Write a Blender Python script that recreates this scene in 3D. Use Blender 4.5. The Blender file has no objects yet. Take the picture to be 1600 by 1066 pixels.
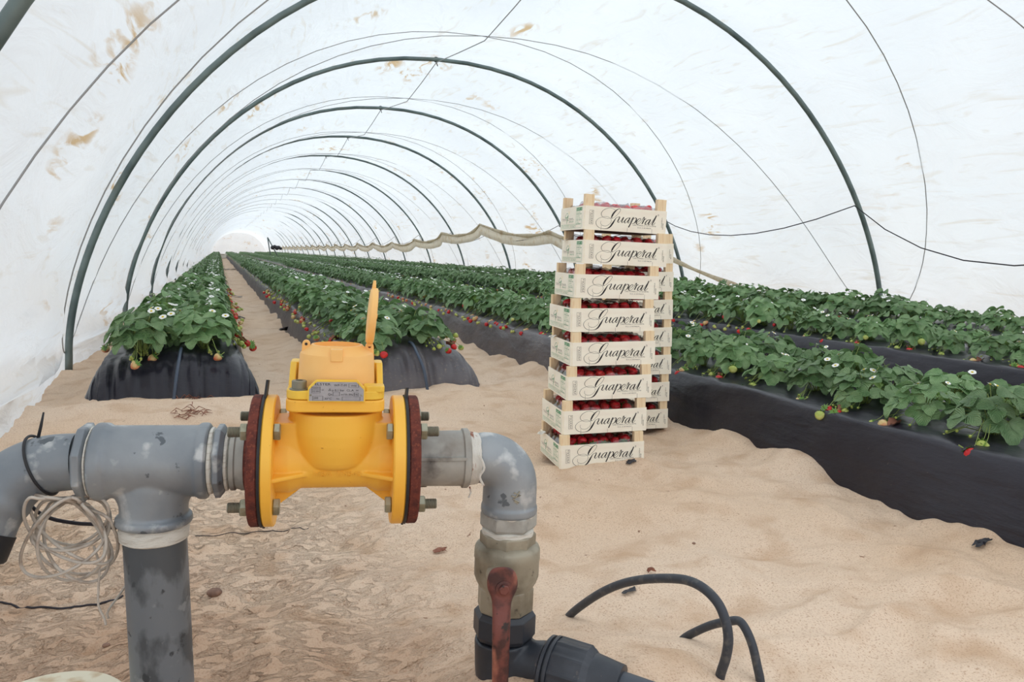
import bpy, math, random
import numpy as np
from mathutils import Vector, Matrix
R_ = random.Random(7)
S = bpy.context.scene
COL = S.collection
PI = math.pi
def L(r, g, b):
    f = lambda c: (c/255/12.92) if c <= 10 else ((c/255+.055)/1.055)**2.4
    return (f(r), f(g), f(b), 1)

# ---------------------------------------------------------------- camera, sky, exposure
FPX = 1250.; PSI = math.radians(20); PIT = math.radians(6.6); CH = .75
cF = Vector((math.sin(PSI)*math.cos(PIT), math.cos(PSI)*math.cos(PIT), -math.sin(PIT)))
cR = Vector((math.cos(PSI), -math.sin(PSI), 0)); cU = cR.cross(cF)
CC = Vector((0, 0, CH))
cam = bpy.data.cameras.new('camera'); camo = bpy.data.objects.new('camera', cam); COL.objects.link(camo)
cam.sensor_fit = 'HORIZONTAL'; cam.sensor_width = 36; cam.lens = FPX/1600*36; cam.clip_start = .05; cam.clip_end = 400
mw = Matrix((cR, cU, -cF)).transposed().to_4x4(); mw.translation = CC; camo.matrix_world = mw
S.camera = camo
W = bpy.data.worlds.new('overcast_sky'); S.world = W; W.use_nodes = True
nt = W.node_tree; bg = nt.nodes['Background']
tc = nt.nodes.new('ShaderNodeTexCoord'); sx = nt.nodes.new('ShaderNodeSeparateXYZ'); rp = nt.nodes.new('ShaderNodeValToRGB')
nt.links.new(tc.outputs['Generated'], sx.inputs[0]); nt.links.new(sx.outputs['Z'], rp.inputs[0]); nt.links.new(rp.outputs[0], bg.inputs[0])
rp.color_ramp.elements[0].position = 0; rp.color_ramp.elements[0].color = (.72, .79, .88, 1)
rp.color_ramp.elements[1].position = .75; rp.color_ramp.elements[1].color = (.92, .965, 1, 1)
bg.inputs[1].default_value = 1.2
sd = bpy.data.lights.new('hazy_sun', 'SUN'); sd.energy = 1.0; sd.angle = math.radians(35); sd.color = (1, .98, .94)
so = bpy.data.objects.new('hazy_sun', sd); COL.objects.link(so); so.rotation_euler = (math.radians(22), math.radians(24), 0)
S.view_settings.view_transform = 'Standard'; S.view_settings.look = 'None'; S.view_settings.gamma = 1
S.view_settings.use_curve_mapping = False; S.view_settings.exposure = 0.12

# ---------------------------------------------------------------- measuring helpers (photo pixel -> place)
def ray(u, v): return cF + cR*((u-800)/FPX) + cU*((533-v)/FPX)
def atd(u, v, d): return CC + ray(u, v)*d
def onz(u, v, z=0.):
    d = ray(u, v); return CC + d*((z-CH)/d.z)
def onx(u, v, x):
    d = ray(u, v); return CC + d*(x/d.x)

# ---------------------------------------------------------------- noise (vectorised)
_rs = np.random.RandomState(3); _G = _rs.rand(256, 256)*2-1
def vn(x, y):
    x = np.asarray(x, float); y = np.asarray(y, float)
    xi = np.floor(x).astype(int); yi = np.floor(y).astype(int); fx = x-xi; fy = y-yi
    fx = fx*fx*fx*(fx*(fx*6-15)+10); fy = fy*fy*fy*(fy*(fy*6-15)+10)
    a = _G[xi & 255, yi & 255]; b = _G[(xi+1) & 255, yi & 255]; c = _G[xi & 255, (yi+1) & 255]; d = _G[(xi+1) & 255, (yi+1) & 255]
    return (a*(1-fx)+b*fx)*(1-fy)+(c*(1-fx)+d*fx)*fy
def fbm(x, y, o=4):
    s = 0; a = 1.
    for k in range(o):
        s = s+a*vn(x*2**k+17.3*k, y*2**k+5.1*k); a *= .5
    return s
# ---------------------------------------------------------------- materials
def mat(name, col, rough=.6, metal=0, n=None, bump=None, spec=.5, extra=None):
    """n = (scale, colour2, low, high, [stretch xyz]); bump = (scale, strength, distance)"""
    m = bpy.data.materials.new(name); m.use_nodes = True; t = m.node_tree; b = t.nodes['Principled BSDF']
    b.inputs['Base Color'].default_value = col; b.inputs['Roughness'].default_value = rough; b.inputs['Metallic'].default_value = metal
    b.inputs['Specular IOR Level'].default_value = spec
    co = t.nodes.new('ShaderNodeTexCoord')
    def noise(sc, st=(1, 1, 1), det=6):
        mp = t.nodes.new('ShaderNodeMapping'); mp.inputs['Scale'].default_value = st; t.links.new(co.outputs['Object'], mp.inputs[0])
        nn = t.nodes.new('ShaderNodeTexNoise'); nn.inputs['Scale'].default_value = sc; nn.inputs['Detail'].default_value = det
        t.links.new(mp.outputs[0], nn.inputs['Vector']); return nn.outputs[0]
    cur = None
    for q in (n or []):
        sc, c2, lo, hi = q[:4]; st = q[4] if len(q) > 4 else (1, 1, 1)
        r = t.nodes.new('ShaderNodeMapRange'); r.inputs[1].default_value = lo; r.inputs[2].default_value = hi
        t.links.new(noise(sc, st), r.inputs[0])
        mx = t.nodes.new('ShaderNodeMix'); mx.data_type = 'RGBA'; t.links.new(r.outputs[0], mx.inputs[0])
        if cur is None: mx.inputs[6].default_value = col
        else: t.links.new(cur, mx.inputs[6])
        mx.inputs[7].default_value = c2; cur = mx.outputs[2]
    if cur is not None: t.links.new(cur, b.inputs['Base Color'])
    prev = None
    for q in (bump or []):
        sc, stg, dist = q[:3]; st = q[3] if len(q) > 3 else (1, 1, 1)
        bp = t.nodes.new('ShaderNodeBump'); bp.inputs['Strength'].default_value = stg; bp.inputs['Distance'].default_value = dist
        t.links.new(noise(sc, st), bp.inputs['Height'])
        if prev: t.links.new(prev, bp.inputs['Normal'])
        prev = bp.outputs[0]
    if prev: t.links.new(prev, b.inputs['Normal'])
    if extra: extra(t, b, co, noise, cur, prev)
    return m
M = {}
M['yellow'] = mat('yellow_enamel', L(255, 196, 72), .42, n=[(9, L(250, 180, 60), .45, .75), (160, L(190, 120, 40), .70, .78)], bump=[(500, .12, .001)])
M['peach'] = mat('faded_yellow_plastic', L(255, 202, 124), .5, n=[(12, L(250, 190, 108), .4, .7), (220, L(190, 130, 80), .72, .8)], bump=[(600, .08, .001)])
M['lemon'] = mat('lemon_cover', L(248, 204, 72), .45, n=[(14, L(236, 186, 60), .45, .7)])
M['rust'] = mat('rusty_flange', L(112, 52, 40), .85, n=[(60, L(78, 36, 30), .4, .65), (260, L(146, 76, 56), .55, .75)], bump=[(300, .35, .002)])
M['rubber'] = mat('black_rubber', L(34, 34, 38), .55)
M['zinc'] = mat('zinc_bolt', L(172, 170, 150), .38, .65, n=[(60, L(130, 126, 104), .45, .7)])
M['thread'] = mat('bolt_thread', L(140, 136, 120), .45, .6)
M['galv'] = mat('galvanised_steel', L(160, 165, 169), .42, .3, n=[(6, L(126, 133, 140), .38, .62), (22, L(196, 198, 198), .58, .68), (30, L(96, 102, 108), .66, .68)], bump=[(90, .15, .002)])
M['galv2'] = mat('weathered_galvanised', L(164, 162, 156), .6, .2, n=[(14, L(190, 188, 180), .5, .7), (22, L(96, 92, 88), .55, .75), (8, L(126, 112, 98), .55, .75)], bump=[(80, .3, .002)])
M['pole'] = mat('grey_standpipe', L(116, 121, 126), .45, .15, n=[(7, L(82, 86, 90), .52, .56, (1.3, 1.3, .7)), (24, L(136, 140, 142), .62, .66), (30, L(64, 68, 72), .64, .67)], bump=[(60, .1, .002)])
M['tape'] = mat('white_thread_tape', L(226, 222, 212), .6, n=[(40, L(190, 180, 166), .5, .75, (1, 1, 6))], bump=[(150, .6, .003, (1, 1, 8))])
M['taper'] = mat('rust_stained_tape', L(224, 219, 210), .6, n=[(34, L(150, 92, 66), .58, .66, (3, 1, 1))], bump=[(120, .7, .003, (8, 1, 1))])
M['brass'] = mat('dull_nickel_brass', L(164, 156, 138), .5, .3, n=[(18, L(118, 108, 90), .45, .7), (60, L(92, 86, 76), .66, .74)], bump=[(120, .2, .002)])
M['redlever'] = mat('worn_red_lever', L(120, 68, 60), .5, .1, n=[(36, L(74, 46, 44), .44, .58), (24, L(176, 112, 92), .54, .66, (1, 1, .5)), (80, L(52, 42, 40), .64, .7)], bump=[(120, .4, .002)])
M['blackpipe'] = mat('black_poly_fitting', L(44, 48, 56), .42, n=[(12, L(62, 66, 74), .5, .7), (90, L(108, 100, 92), .68, .76)], bump=[(150, .1, .001)])
M['bluepipe'] = mat('grey_poly_pipe', L(70, 76, 86), .45, n=[(20, L(92, 94, 98), .5, .7)])
M['hose'] = mat('black_hose', L(56, 60, 68), .5, n=[(60, L(96, 94, 92), .55, .75)])
M['wire'] = mat('pale_cable', L(200, 190, 178), .55, n=[(40, L(168, 152, 138), .5, .7)])
M['blackwire'] = mat('black_cable', L(38, 34, 42), .5)
M['plate'] = mat('aluminium_plate', L(168, 164, 164), .4, .35, n=[(40, L(150, 146, 150), .4, .7)])
M['ink'] = mat('black_ink', L(40, 36, 38), .7)
M['ink2'] = mat('grey_ink', L(104, 98, 96), .7)
M['green_ink'] = mat('green_ink', L(74, 150, 104), .7)
M['pale_green_ink'] = mat('pale_green_ink', L(150, 196, 160), .7)
M['yellow_ink'] = mat('yellow_ink', L(240, 214, 110), .7)
M['board'] = mat('cream_crate_board', L(255, 249, 232), .65, n=[(10, L(250, 240, 222), .45, .75, (1, 1, 4))])
M['pine'] = mat('raw_pine', L(246, 222, 184), .7, n=[(22, L(230, 194, 148), .45, .7, (6, 6, .6))])
M['slat'] = mat('dark_crate_slat', L(110, 70, 56), .8, n=[(30, L(84, 50, 42), .4, .7)])
M['hoop'] = mat('grey_green_steel_hoop', L(116, 130, 128), .5, .3, n=[(5, L(84, 98, 98), .4, .7)])
M['cord'] = mat('thin_cord', L(160, 160, 160), .8)
def trans_ex(t, b, co, noise, cur, prev):
    tr = t.nodes.new('ShaderNodeBsdfTranslucent'); t.links.new(cur, tr.inputs[0]); x = t.nodes.new('ShaderNodeMixShader'); x.inputs[0].default_value = .8
    t.links.new(b.outputs[0], x.inputs[1]); t.links.new(tr.outputs[0], x.inputs[2]); t.links.new(x.outputs[0], t.nodes['Material Output'].inputs[0])
M['roll'] = mat('dirty_gathered_film', L(240, 235, 224), .7, n=[(3, L(218, 202, 176), .5, .8, (1, 4, 4))], bump=[(12, .5, .02, (6, 1, 6))], extra=trans_ex)
M['stem'] = mat('green_stem', L(142, 160, 84), .55, n=[(40, L(120, 112, 70), .5, .8)])
M['petal'] = mat('white_petal', L(246, 246, 240), .6)
M['centre'] = mat('yellow_flower_centre', L(226, 196, 60), .7)
M['calyx'] = mat('green_calyx', L(96, 138, 56), .55)
M['dry'] = mat('dry_leaf', L(150, 100, 80), .8, n=[(40, L(110, 66, 52), .4, .7)])
M['scrap'] = mat('black_plastic_scrap', L(40, 38, 44), .4, bump=[(40, .6, .01)])
M['pebble'] = mat('sandy_pebble', L(150, 118, 100), .8, n=[(60, L(110, 86, 76), .4, .7)])
M['white'] = mat('white_plastic', L(232, 226, 214), .6)
M['cream'] = mat('stained_cream_concrete', L(232, 224, 200), .8, n=[(18, L(196, 166, 124), .55, .7)])
M['droptape'] = mat('blue_grey_drip_tube', L(70, 82, 100), .4)
def berry(name, c1, c2):
    def ex(t, b, co, noise, cur, prev):
        v = t.nodes.new('ShaderNodeTexVoronoi'); v.inputs['Scale'].default_value = 260
        t.links.new(co.outputs['Object'], v.inputs['Vector'])
        bp = t.nodes.new('ShaderNodeBump'); bp.inputs['Strength'].default_value = .5; bp.inputs['Distance'].default_value = .002
        t.links.new(v.outputs['Distance'], bp.inputs['Height']); t.links.new(bp.outputs[0], b.inputs['Normal'])
    return mat(name, c1, .3, n=[(30, c2, .45, .7)], extra=ex)
M['red'] = berry('ripe_strawberry', L(196, 28, 32), L(222, 52, 40))
M['deep'] = berry('packed_strawberry', L(214, 34, 48), L(236, 72, 66))
M['unripe'] = berry('unripe_strawberry', L(172, 186, 88), L(204, 200, 120))
M['turning'] = berry('turning_strawberry', L(214, 188, 128), L(206, 74, 62))
def leafmat(name, c1, c2):
    def ex(t, b, co, noise, cur, prev):
        uv = t.nodes.new('ShaderNodeUVMap'); sp = t.nodes.new('ShaderNodeSeparateXYZ'); t.links.new(uv.outputs[0], sp.inputs[0])
        ab = t.nodes.new('ShaderNodeMath'); ab.operation = 'ABSOLUTE'; t.links.new(sp.outputs[0], ab.inputs[0])
        m1 = t.nodes.new('ShaderNodeMath'); m1.operation = 'MULTIPLY_ADD'; m1.inputs[1].default_value = -.55
        t.links.new(ab.outputs[0], m1.inputs[0]); t.links.new(sp.outputs[1], m1.inputs[2])
        m2 = t.nodes.new('ShaderNodeMath'); m2.operation = 'MULTIPLY'; m2.inputs[1].default_value = 44; t.links.new(m1.outputs[0], m2.inputs[0])
        m3 = t.nodes.new('ShaderNodeMath'); m3.operation = 'SINE'; t.links.new(m2.outputs[0], m3.inputs[0])
        bp = t.nodes.new('ShaderNodeBump'); bp.inputs['Strength'].default_value = .55; bp.inputs['Distance'].default_value = .003
        t.links.new(m3.outputs[0], bp.inputs['Height']); t.links.new(bp.outputs[0], b.inputs['Normal'])
        oi = t.nodes.new('ShaderNodeObjectInfo'); hs = t.nodes.new('ShaderNodeHueSaturation')
        mr = t.nodes.new('ShaderNodeMapRange'); mr.inputs[3].default_value = .78; mr.inputs[4].default_value = 1.25
        t.links.new(oi.outputs['Random'], mr.inputs[0]); t.links.new(mr.outputs[0], hs.inputs['Value']); t.links.new(cur, hs.inputs['Color'])
        t.links.new(hs.outputs[0], b.inputs['Base Color'])
        tr = t.nodes.new('ShaderNodeBsdfTranslucent'); t.links.new(hs.outputs[0], tr.inputs[0])
        mxs = t.nodes.new('ShaderNodeMixShader'); mxs.inputs[0].default_value = .22
        out = t.nodes['Material Output']; t.links.new(b.outputs[0], mxs.inputs[1]); t.links.new(tr.outputs[0], mxs.inputs[2]); t.links.new(mxs.outputs[0], out.inputs[0])
    return mat(name, c1, .48, n=[(14, c2, .38, .66)], extra=ex, spec=.6)
M['leaf'] = leafmat('strawberry_leaf', L(104, 142, 88), L(148, 178, 126))
M['leaf2'] = leafmat('young_strawberry_leaf', L(150, 186, 98), L(122, 160, 88))
# mulch film
def mulch_ex(t, b, co, noise, cur, prev):
    pass
M['mulch'] = mat('black_mulch_film', L(32, 30, 41), .30, n=[(2.2, L(46, 44, 54), .45, .75), (120, L(90, 80, 74), .70, .76)], spec=.45,
                 bump=[(4, .35, .03, (1, .35, 1)), (30, .25, .006, (1.5, .5, 1)), (6, .45, .02, (1, .6, 2.2)), (22, .12, .008, (1, .5, 2))])
M['dust_and_sheen'] = mat('dust_and_sheen_mulch_film', L(84, 79, 84), .42, n=[(2.2, L(110, 103, 104), .45, .7), (60, L(132, 118, 106), .6, .76)], spec=.6, bump=[(4, .4, .03, (1, .35, 1)), (30, .3, .006, (1.5, .5, 1)), (9, .4, .02, (.5, .6, 2))])  # dust, and the white tunnel's grazing reflection painted into the lighter grey
# sand
M['sand'] = mat('sand', L(232, 208, 184), .92, spec=.2,
                n=[(1.1, L(224, 194, 164), .4, .7), (7, L(208, 176, 146), .5, .72), (260, L(190, 154, 128), .52, .72), (38, L(150, 112, 90), .70, .76), (620, L(120, 92, 78), .66, .72)],
                bump=[(9, .5, .03), (28, .45, .010), (80, .5, .005), (300, .5, .002)])
def damp(m):
    t = m.node_tree; b = t.nodes['Principled BSDF']; src = b.inputs['Base Color'].links[0].from_socket
    co = t.nodes.new('ShaderNodeTexCoord'); mp = t.nodes.new('ShaderNodeMapping'); mp.inputs['Location'].default_value = (.45, -1.25, 0); t.links.new(co.outputs['Object'], mp.inputs[0])
    ln = t.nodes.new('ShaderNodeVectorMath'); ln.operation = 'LENGTH'; t.links.new(mp.outputs[0], ln.inputs[0])
    nn = t.nodes.new('ShaderNodeTexNoise'); nn.inputs['Scale'].default_value = 5; t.links.new(co.outputs['Object'], nn.inputs[0])
    ad = t.nodes.new('ShaderNodeMath'); ad.operation = 'MULTIPLY_ADD'; ad.inputs[1].default_value = .9; t.links.new(nn.outputs[0], ad.inputs[0]); t.links.new(ln.outputs['Value'], ad.inputs[2])
    r = t.nodes.new('ShaderNodeMapRange'); r.inputs[1].default_value = .7; r.inputs[2].default_value = 1.6; r.inputs[3].default_value = .62; r.inputs[4].default_value = 0
    t.links.new(ad.outputs[0], r.inputs[0]); mx = t.nodes.new('ShaderNodeMix'); mx.data_type = 'RGBA'; t.links.new(r.outputs[0], mx.inputs[0]); t.links.new(src, mx.inputs[6]); mx.inputs[7].default_value = L(168, 128, 102)
    t.links.new(mx.outputs[2], b.inputs['Base Color'])
    # rain-pitted crust on the left
    sp = t.nodes.new('ShaderNodeSeparateXYZ'); t.links.new(co.outputs['Object'], sp.inputs[0])
    k1 = t.nodes.new('ShaderNodeMapRange'); k1.inputs[1].default_value = .75; k1.inputs[2].default_value = .2; t.links.new(sp.outputs['X'], k1.inputs[0])
    k2 = t.nodes.new('ShaderNodeMapRange'); k2.inputs[1].default_value = 3.6; k2.inputs[2].default_value = 2.4; t.links.new(sp.outputs['Y'], k2.inputs[0])
    mm = t.nodes.new('ShaderNodeMath'); mm.operation = 'MULTIPLY'; t.links.new(k1.outputs[0], mm.inputs[0]); t.links.new(k2.outputs[0], mm.inputs[1])
    m3 = t.nodes.new('ShaderNodeMapping'); m3.inputs['Scale'].default_value = (1, 1.7, 1); t.links.new(co.outputs['Object'], m3.inputs[0])
    pn = t.nodes.new('ShaderNodeTexNoise'); pn.inputs['Scale'].default_value = 24; pn.inputs['Detail'].default_value = 5; pn.inputs['Distortion'].default_value = .2; t.links.new(m3.outputs[0], pn.inputs[0])
    pr = t.nodes.new('ShaderNodeMapRange'); pr.inputs[1].default_value = .36; pr.inputs[2].default_value = .54; t.links.new(pn.outputs[0], pr.inputs[0])
    bp = t.nodes.new('ShaderNodeBump'); bp.inputs['Distance'].default_value = .012; t.links.new(mm.outputs[0], bp.inputs['Strength']); t.links.new(pr.outputs[0], bp.inputs['Height'])
    t.links.new(b.inputs['Normal'].links[0].from_socket, bp.inputs['Normal']); t.links.new(bp.outputs[0], b.inputs['Normal'])
damp(M['sand'])
# polythene cover
def film_mat():
    m = bpy.data.materials.new('white_polythene'); m.use_nodes = True; t = m.node_tree; t.nodes.remove(t.nodes['Principled BSDF'])
    co = t.nodes.new('ShaderNodeTexCoord')
    def noise(sc, st, det=5, dist=0.):
        mp = t.nodes.new('ShaderNodeMapping'); mp.inputs['Scale'].default_value = st; t.links.new(co.outputs['Object'], mp.inputs[0])
        nn = t.nodes.new('ShaderNodeTexNoise'); nn.inputs['Scale'].default_value = sc; nn.inputs['Detail'].default_value = det; nn.inputs['Distortion'].default_value = dist
        t.links.new(mp.outputs[0], nn.inputs['Vector']); return nn.outputs[0]
    def rng(o, a, b, c=0, d=1):
        r = t.nodes.new('ShaderNodeMapRange'); r.inputs[1].default_value = a; r.inputs[2].default_value = b; r.inputs[3].default_value = c; r.inputs[4].default_value = d
        t.links.new(o, r.inputs[0]); return r.outputs[0]
    def mul(a, b):
        r = t.nodes.new('ShaderNodeMath'); r.operation = 'MULTIPLY'; t.links.new(a, r.inputs[0]); t.links.new(b, r.inputs[1]); return r.outputs[0]
    def mix(f, a, b):
        r = t.nodes.new('ShaderNodeMix'); r.data_type = 'RGBA'; t.links.new(f, r.inputs[0])
        if isinstance(a, tuple): r.inputs[6].default_value = a
        else: t.links.new(a, r.inputs[6])
        r.inputs[7].default_value = b; return r.outputs[2]
    c = mix(rng(noise(.8, (1, 1, 1)), .35, .7), (.885, .935, .97, 1), (.82, .87, .91, 1))
    c = mix(rng(noise(7, (1, .22, 2.2), 6, 1.2), .58, .74, 0, .7), c, (.74, .72, .66, 1))           # faint crease lines
    st = mul(rng(noise(1.15, (1, .8, 1.6), 2), .62, .70), rng(noise(9, (1, .35, 2.2), 6, .8), .50, .62))  # soil splashes
    c = mix(st, c, L(206, 182, 146))
    d = t.nodes.new('ShaderNodeBsdfDiffuse'); tr = t.nodes.new('ShaderNodeBsdfTranslucent'); gl = t.nodes.new('ShaderNodeBsdfGlossy'); gl.inputs['Roughness'].default_value = .35
    t.links.new(c, d.inputs[0]); t.links.new(c, tr.inputs[0])
    bp = t.nodes.new('ShaderNodeBump'); bp.inputs['Strength'].default_value = .9; bp.inputs['Distance'].default_value = .05
    t.links.new(noise(3.5, (1, .6, 1), 6, .8), bp.inputs['Height'])
    for q in (d, tr, gl): t.links.new(bp.outputs[0], q.inputs['Normal'])
    m1 = t.nodes.new('ShaderNodeMixShader'); m1.inputs[0].default_value = .68; t.links.new(d.outputs[0], m1.inputs[1]); t.links.new(tr.outputs[0], m1.inputs[2])
    m2 = t.nodes.new('ShaderNodeMixShader'); m2.inputs[0].default_value = .05; t.links.new(m1.outputs[0], m2.inputs[1]); t.links.new(gl.outputs[0], m2.inputs[2])
    t.links.new(m2.outputs[0], t.nodes['Material Output'].inputs[0]); return m
M['film'] = film_mat()
def clear_mat():
    m = bpy.data.materials.new('clear_wrap'); m.use_nodes = True; t = m.node_tree; t.nodes.remove(t.nodes['Principled BSDF'])
    a = t.nodes.new('ShaderNodeBsdfTransparent'); g = t.nodes.new('ShaderNodeBsdfGlossy'); g.inputs['Roughness'].default_value = .12
    x = t.nodes.new('ShaderNodeMixShader'); fr = t.nodes.new('ShaderNodeLayerWeight'); fr.inputs[0].default_value = .35
    a.inputs[0].default_value = (.93, .92, .93, 1)
    mr = t.nodes.new('ShaderNodeMapRange'); mr.inputs[3].default_value = .08; mr.inputs[4].default_value = .5
    t.links.new(fr.outputs['Facing'], mr.inputs[0]); t.links.new(mr.outputs[0], x.inputs[0])
    t.links.new(a.outputs[0], x.inputs[1]); t.links.new(g.outputs[0], x.inputs[2]); t.links.new(x.outputs[0], t.nodes['Material Output'].inputs[0]); return m
M['clear'] = clear_mat()

# ---------------------------------------------------------------- object helpers
WM = {}
def thing(name, label, cat, loc=(0, 0, 0), rot=None, group=None, kind=None, mtx=None):
    o = bpy.data.objects.new(name, None); COL.objects.link(o); o.empty_display_size = .05
    m = mtx.copy() if mtx else Matrix.Translation(loc) @ (rot.to_4x4() if rot else Matrix.Identity(4))
    o.matrix_basis = m; WM[o] = m; tag(o, label, cat, group, kind); return o
def tag(o, label, cat, group=None, kind=None):
    if label: o['label'] = label
    if cat: o['category'] = cat
    if group: o['group'] = group
    if kind: o['kind'] = kind
    return o
class MB:
    def __init__(s): s.v = []; s.f = []; s.m = []; s.uv = None; s.mats = []
    def mi(s, m):
        if m not in s.mats: s.mats.append(m)
        return s.mats.index(m)
    def add(s, vs, fs, m=None, T=None):
        k = len(s.v)
        s.v += [tuple(T @ Vector(p)) if T else tuple(p) for p in vs]
        s.f += [tuple(i+k for i in f) for f in fs]; s.m += [s.mi(m)]*len(fs); return s
    def box(s, a, b, m=None, T=None, ch=0):
        x0, y0, z0 = a; x1, y1, z1 = b
        if ch <= 0:
            vs = [(x0, y0, z0), (x1, y0, z0), (x1, y1, z0), (x0, y1, z0), (x0, y0, z1), (x1, y0, z1), (x1, y1, z1), (x0, y1, z1)]
            return s.add(vs, [(3, 2, 1, 0), (4, 5, 6, 7), (0, 1, 5, 4), (1, 2, 6, 5), (2, 3, 7, 6), (3, 0, 4, 7)], m, T)
        pr = [(x0+ch, y0), (x1-ch, y0), (x1, y0+ch), (x1, y1-ch), (x1-ch, y1), (x0+ch, y1), (x0, y1-ch), (x0, y0+ch)]
        return s.prism(pr, z0, z1, m, T)
    def prism(s, pr, z0, z1, m=None, T=None):
        n = len(pr); vs = [(x, y, z0) for x, y in pr]+[(x, y, z1) for x, y in pr]
        fs = [tuple(range(n-1, -1, -1)), tuple(range(n, 2*n))]+[(i, (i+1) % n, n+(i+1) % n, n+i) for i in range(n)]
        return s.add(vs, fs, m, T)
    def lathe(s, prof, o=(0, 0, 0), d=(0, 0, 1), seg=40, m=None, T=None, rf=None, caps=True):
        d = Vector(d).normalized(); a = d.orthogonal().normalized() if abs(d.z) < .9 else Vector((1, 0, 0)); a = (a-d*a.dot(d)).normalized(); b = d.cross(a); o = Vector(o)
        vs = []; n = len(prof)
        for (h, r) in prof:
            for k in range(seg):
                t = 2*PI*k/seg; rr = r*(rf(t, h) if rf else 1)
                vs.append(o+d*h+a*(math.cos(t)*rr)+b*(math.sin(t)*rr))
        fs = [(i*seg+k, i*seg+(k+1) % seg, (i+1)*seg+(k+1) % seg, (i+1)*seg+k) for i in range(n-1) for k in range(seg)]
        if caps: fs += [tuple(range(seg-1, -1, -1)), tuple(range((n-1)*seg, n*seg))]
        return s.add(vs, fs, m, T)
    def tube(s, pts, r, seg=10, m=None, T=None, cyc=False, caps=True):
        P = [Vector(p) for p in pts]; n = len(P); vs = []; fs = []
        rr = r if isinstance(r, (list, tuple)) else [r]*n
        tn = []
        for i in range(n):
            q = (P[(i+1) % n]-P[i-1]) if cyc else (P[min(i+1, n-1)]-P[max(i-1, 0)])
            tn.append(q.normalized() if q.length > 1e-9 else Vector((0, 0, 1)))
        up = tn[0].orthogonal().normalized()
        for i in range(n):
            up = (up-tn[i]*up.dot(tn[i]));  up = up.normalized() if up.length > 1e-6 else tn[i].orthogonal().normalized()
            b = tn[i].cross(up)
            for k in range(seg):
                t = 2*PI*k/seg; vs.append(P[i]+(up*math.cos(t)+b*math.sin(t))*rr[i])
        for i in range(n if cyc else n-1):
            j = (i+1) % n
            for k in range(seg): fs.append((i*seg+k, i*seg+(k+1) % seg, j*seg+(k+1) % seg, j*seg+k))
        if caps and not cyc: fs += [tuple(range(seg-1, -1, -1)), tuple(range((n-1)*seg, n*seg))]
        return s.add(vs, fs, m, T)
    def sphere(s, c, r, m=None, T=None, su=12, sv=8, sc=(1, 1, 1)):
        vs = [(c[0], c[1], c[2]-r*sc[2])]; fs = []
        for j in range(1, sv):
            a = PI*j/sv
            for k in range(su): vs.append((c[0]+r*sc[0]*math.sin(a)*math.cos(2*PI*k/su), c[1]+r*sc[1]*math.sin(a)*math.sin(2*PI*k/su), c[2]-r*sc[2]*math.cos(a)))
        vs.append((c[0], c[1], c[2]+r*sc[2])); e = len(vs)-1
        for k in range(su): fs += [(0, 1+(k+1) % su, 1+k), (e, e-su+k, e-su+(k+1) % su)]
        for j in range(sv-2):
            for k in range(su): fs.append((1+j*su+k, 1+j*su+(k+1) % su, 1+(j+1)*su+(k+1) % su, 1+(j+1)*su+k))
        return s.add(vs, fs, m, T)
    def mesh(s, name, default=None):
        me = bpy.data.meshes.new(name); me.from_pydata(s.v, [], s.f)
        for q in s.mats: me.materials.append(M[q] if q else (M[default]))
        me.polygons.foreach_set('material_index', s.m)
        if s.uv:
            ul = me.uv_layers.new(name='UVMap'); flat = [c for f in s.f for i in f for c in s.uv[i]]; ul.data.foreach_set('uv', flat)
        me.validate(); return me
    def build(s, name, m=None, parent=None, world=False, smooth=40, mods=(), inv=None):
        me = s.mesh(name, m); o = bpy.data.objects.new(name, me); COL.objects.link(o)
        if parent: o.parent = parent
        W0 = WM.get(parent, Matrix.Identity(4)); WM[o] = W0
        if world: me.transform(W0.inverted())
        finish(o, smooth); 
        for k, a in mods:
            md = o.modifiers.new(k.lower(), k)
            for q, w in a.items(): setattr(md, q, w)
        return o
def finish(o, smooth=40):
    me = o.data
    me.polygons.foreach_set('use_smooth', [smooth > 0]*len(me.polygons))
    if 0 < smooth < 180: 
        try: me.set_sharp_from_angle(angle=math.radians(smooth))
        except Exception: pass
    me.update()
def bev(w, seg=2): return ('BEVEL', dict(width=w, segments=seg, limit_method='ANGLE', angle_limit=math.radians(38)))
def rm(v): return ('REMESH', dict(mode='VOXEL', voxel_size=v, use_smooth_shade=True))
def smo(n): return ('SMOOTH', dict(factor=.5, iterations=n))
def npmesh(name, V, F, mats, mi=None, smooth=True, uv=None):
    V = np.asarray(V, np.float32).reshape(-1, 3); F = np.asarray(F, np.int32); k = F.shape[1]
    me = bpy.data.meshes.new(name); me.vertices.add(len(V)); me.vertices.foreach_set('co', V.ravel())
    me.loops.add(F.size); me.loops.foreach_set('vertex_index', F.ravel()); me.polygons.add(len(F)); me.polygons.foreach_set('loop_start', np.arange(0, F.size, k, dtype=np.int32))
    for m in mats: me.materials.append(M[m])
    if mi is not None: me.polygons.foreach_set('material_index', np.asarray(mi, np.int32))
    me.polygons.foreach_set('use_smooth', np.full(len(F), smooth))
    if uv is not None:
        ul = me.uv_layers.new(name='UVMap'); ul.data.foreach_set('uv', np.asarray(uv, np.float32)[F.ravel()].ravel())
    me.update(calc_edges=True); me.validate(); return me
def grid_faces(nr, nc):
    i, j = np.meshgrid(np.arange(nr-1), np.arange(nc-1), indexing='ij'); a = (i*nc+j).ravel()
    return np.stack([a, a+1, a+nc+1, a+nc], 1)
def link(name, me, parent=None, basis=None):
    o = bpy.data.objects.new(name, me); COL.objects.link(o)
    if parent: o.parent = parent
    if basis: o.matrix_basis = basis
    WM[o] = WM.get(parent, Matrix.Identity(4)) @ (basis or Matrix.Identity(4)); return o
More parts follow.
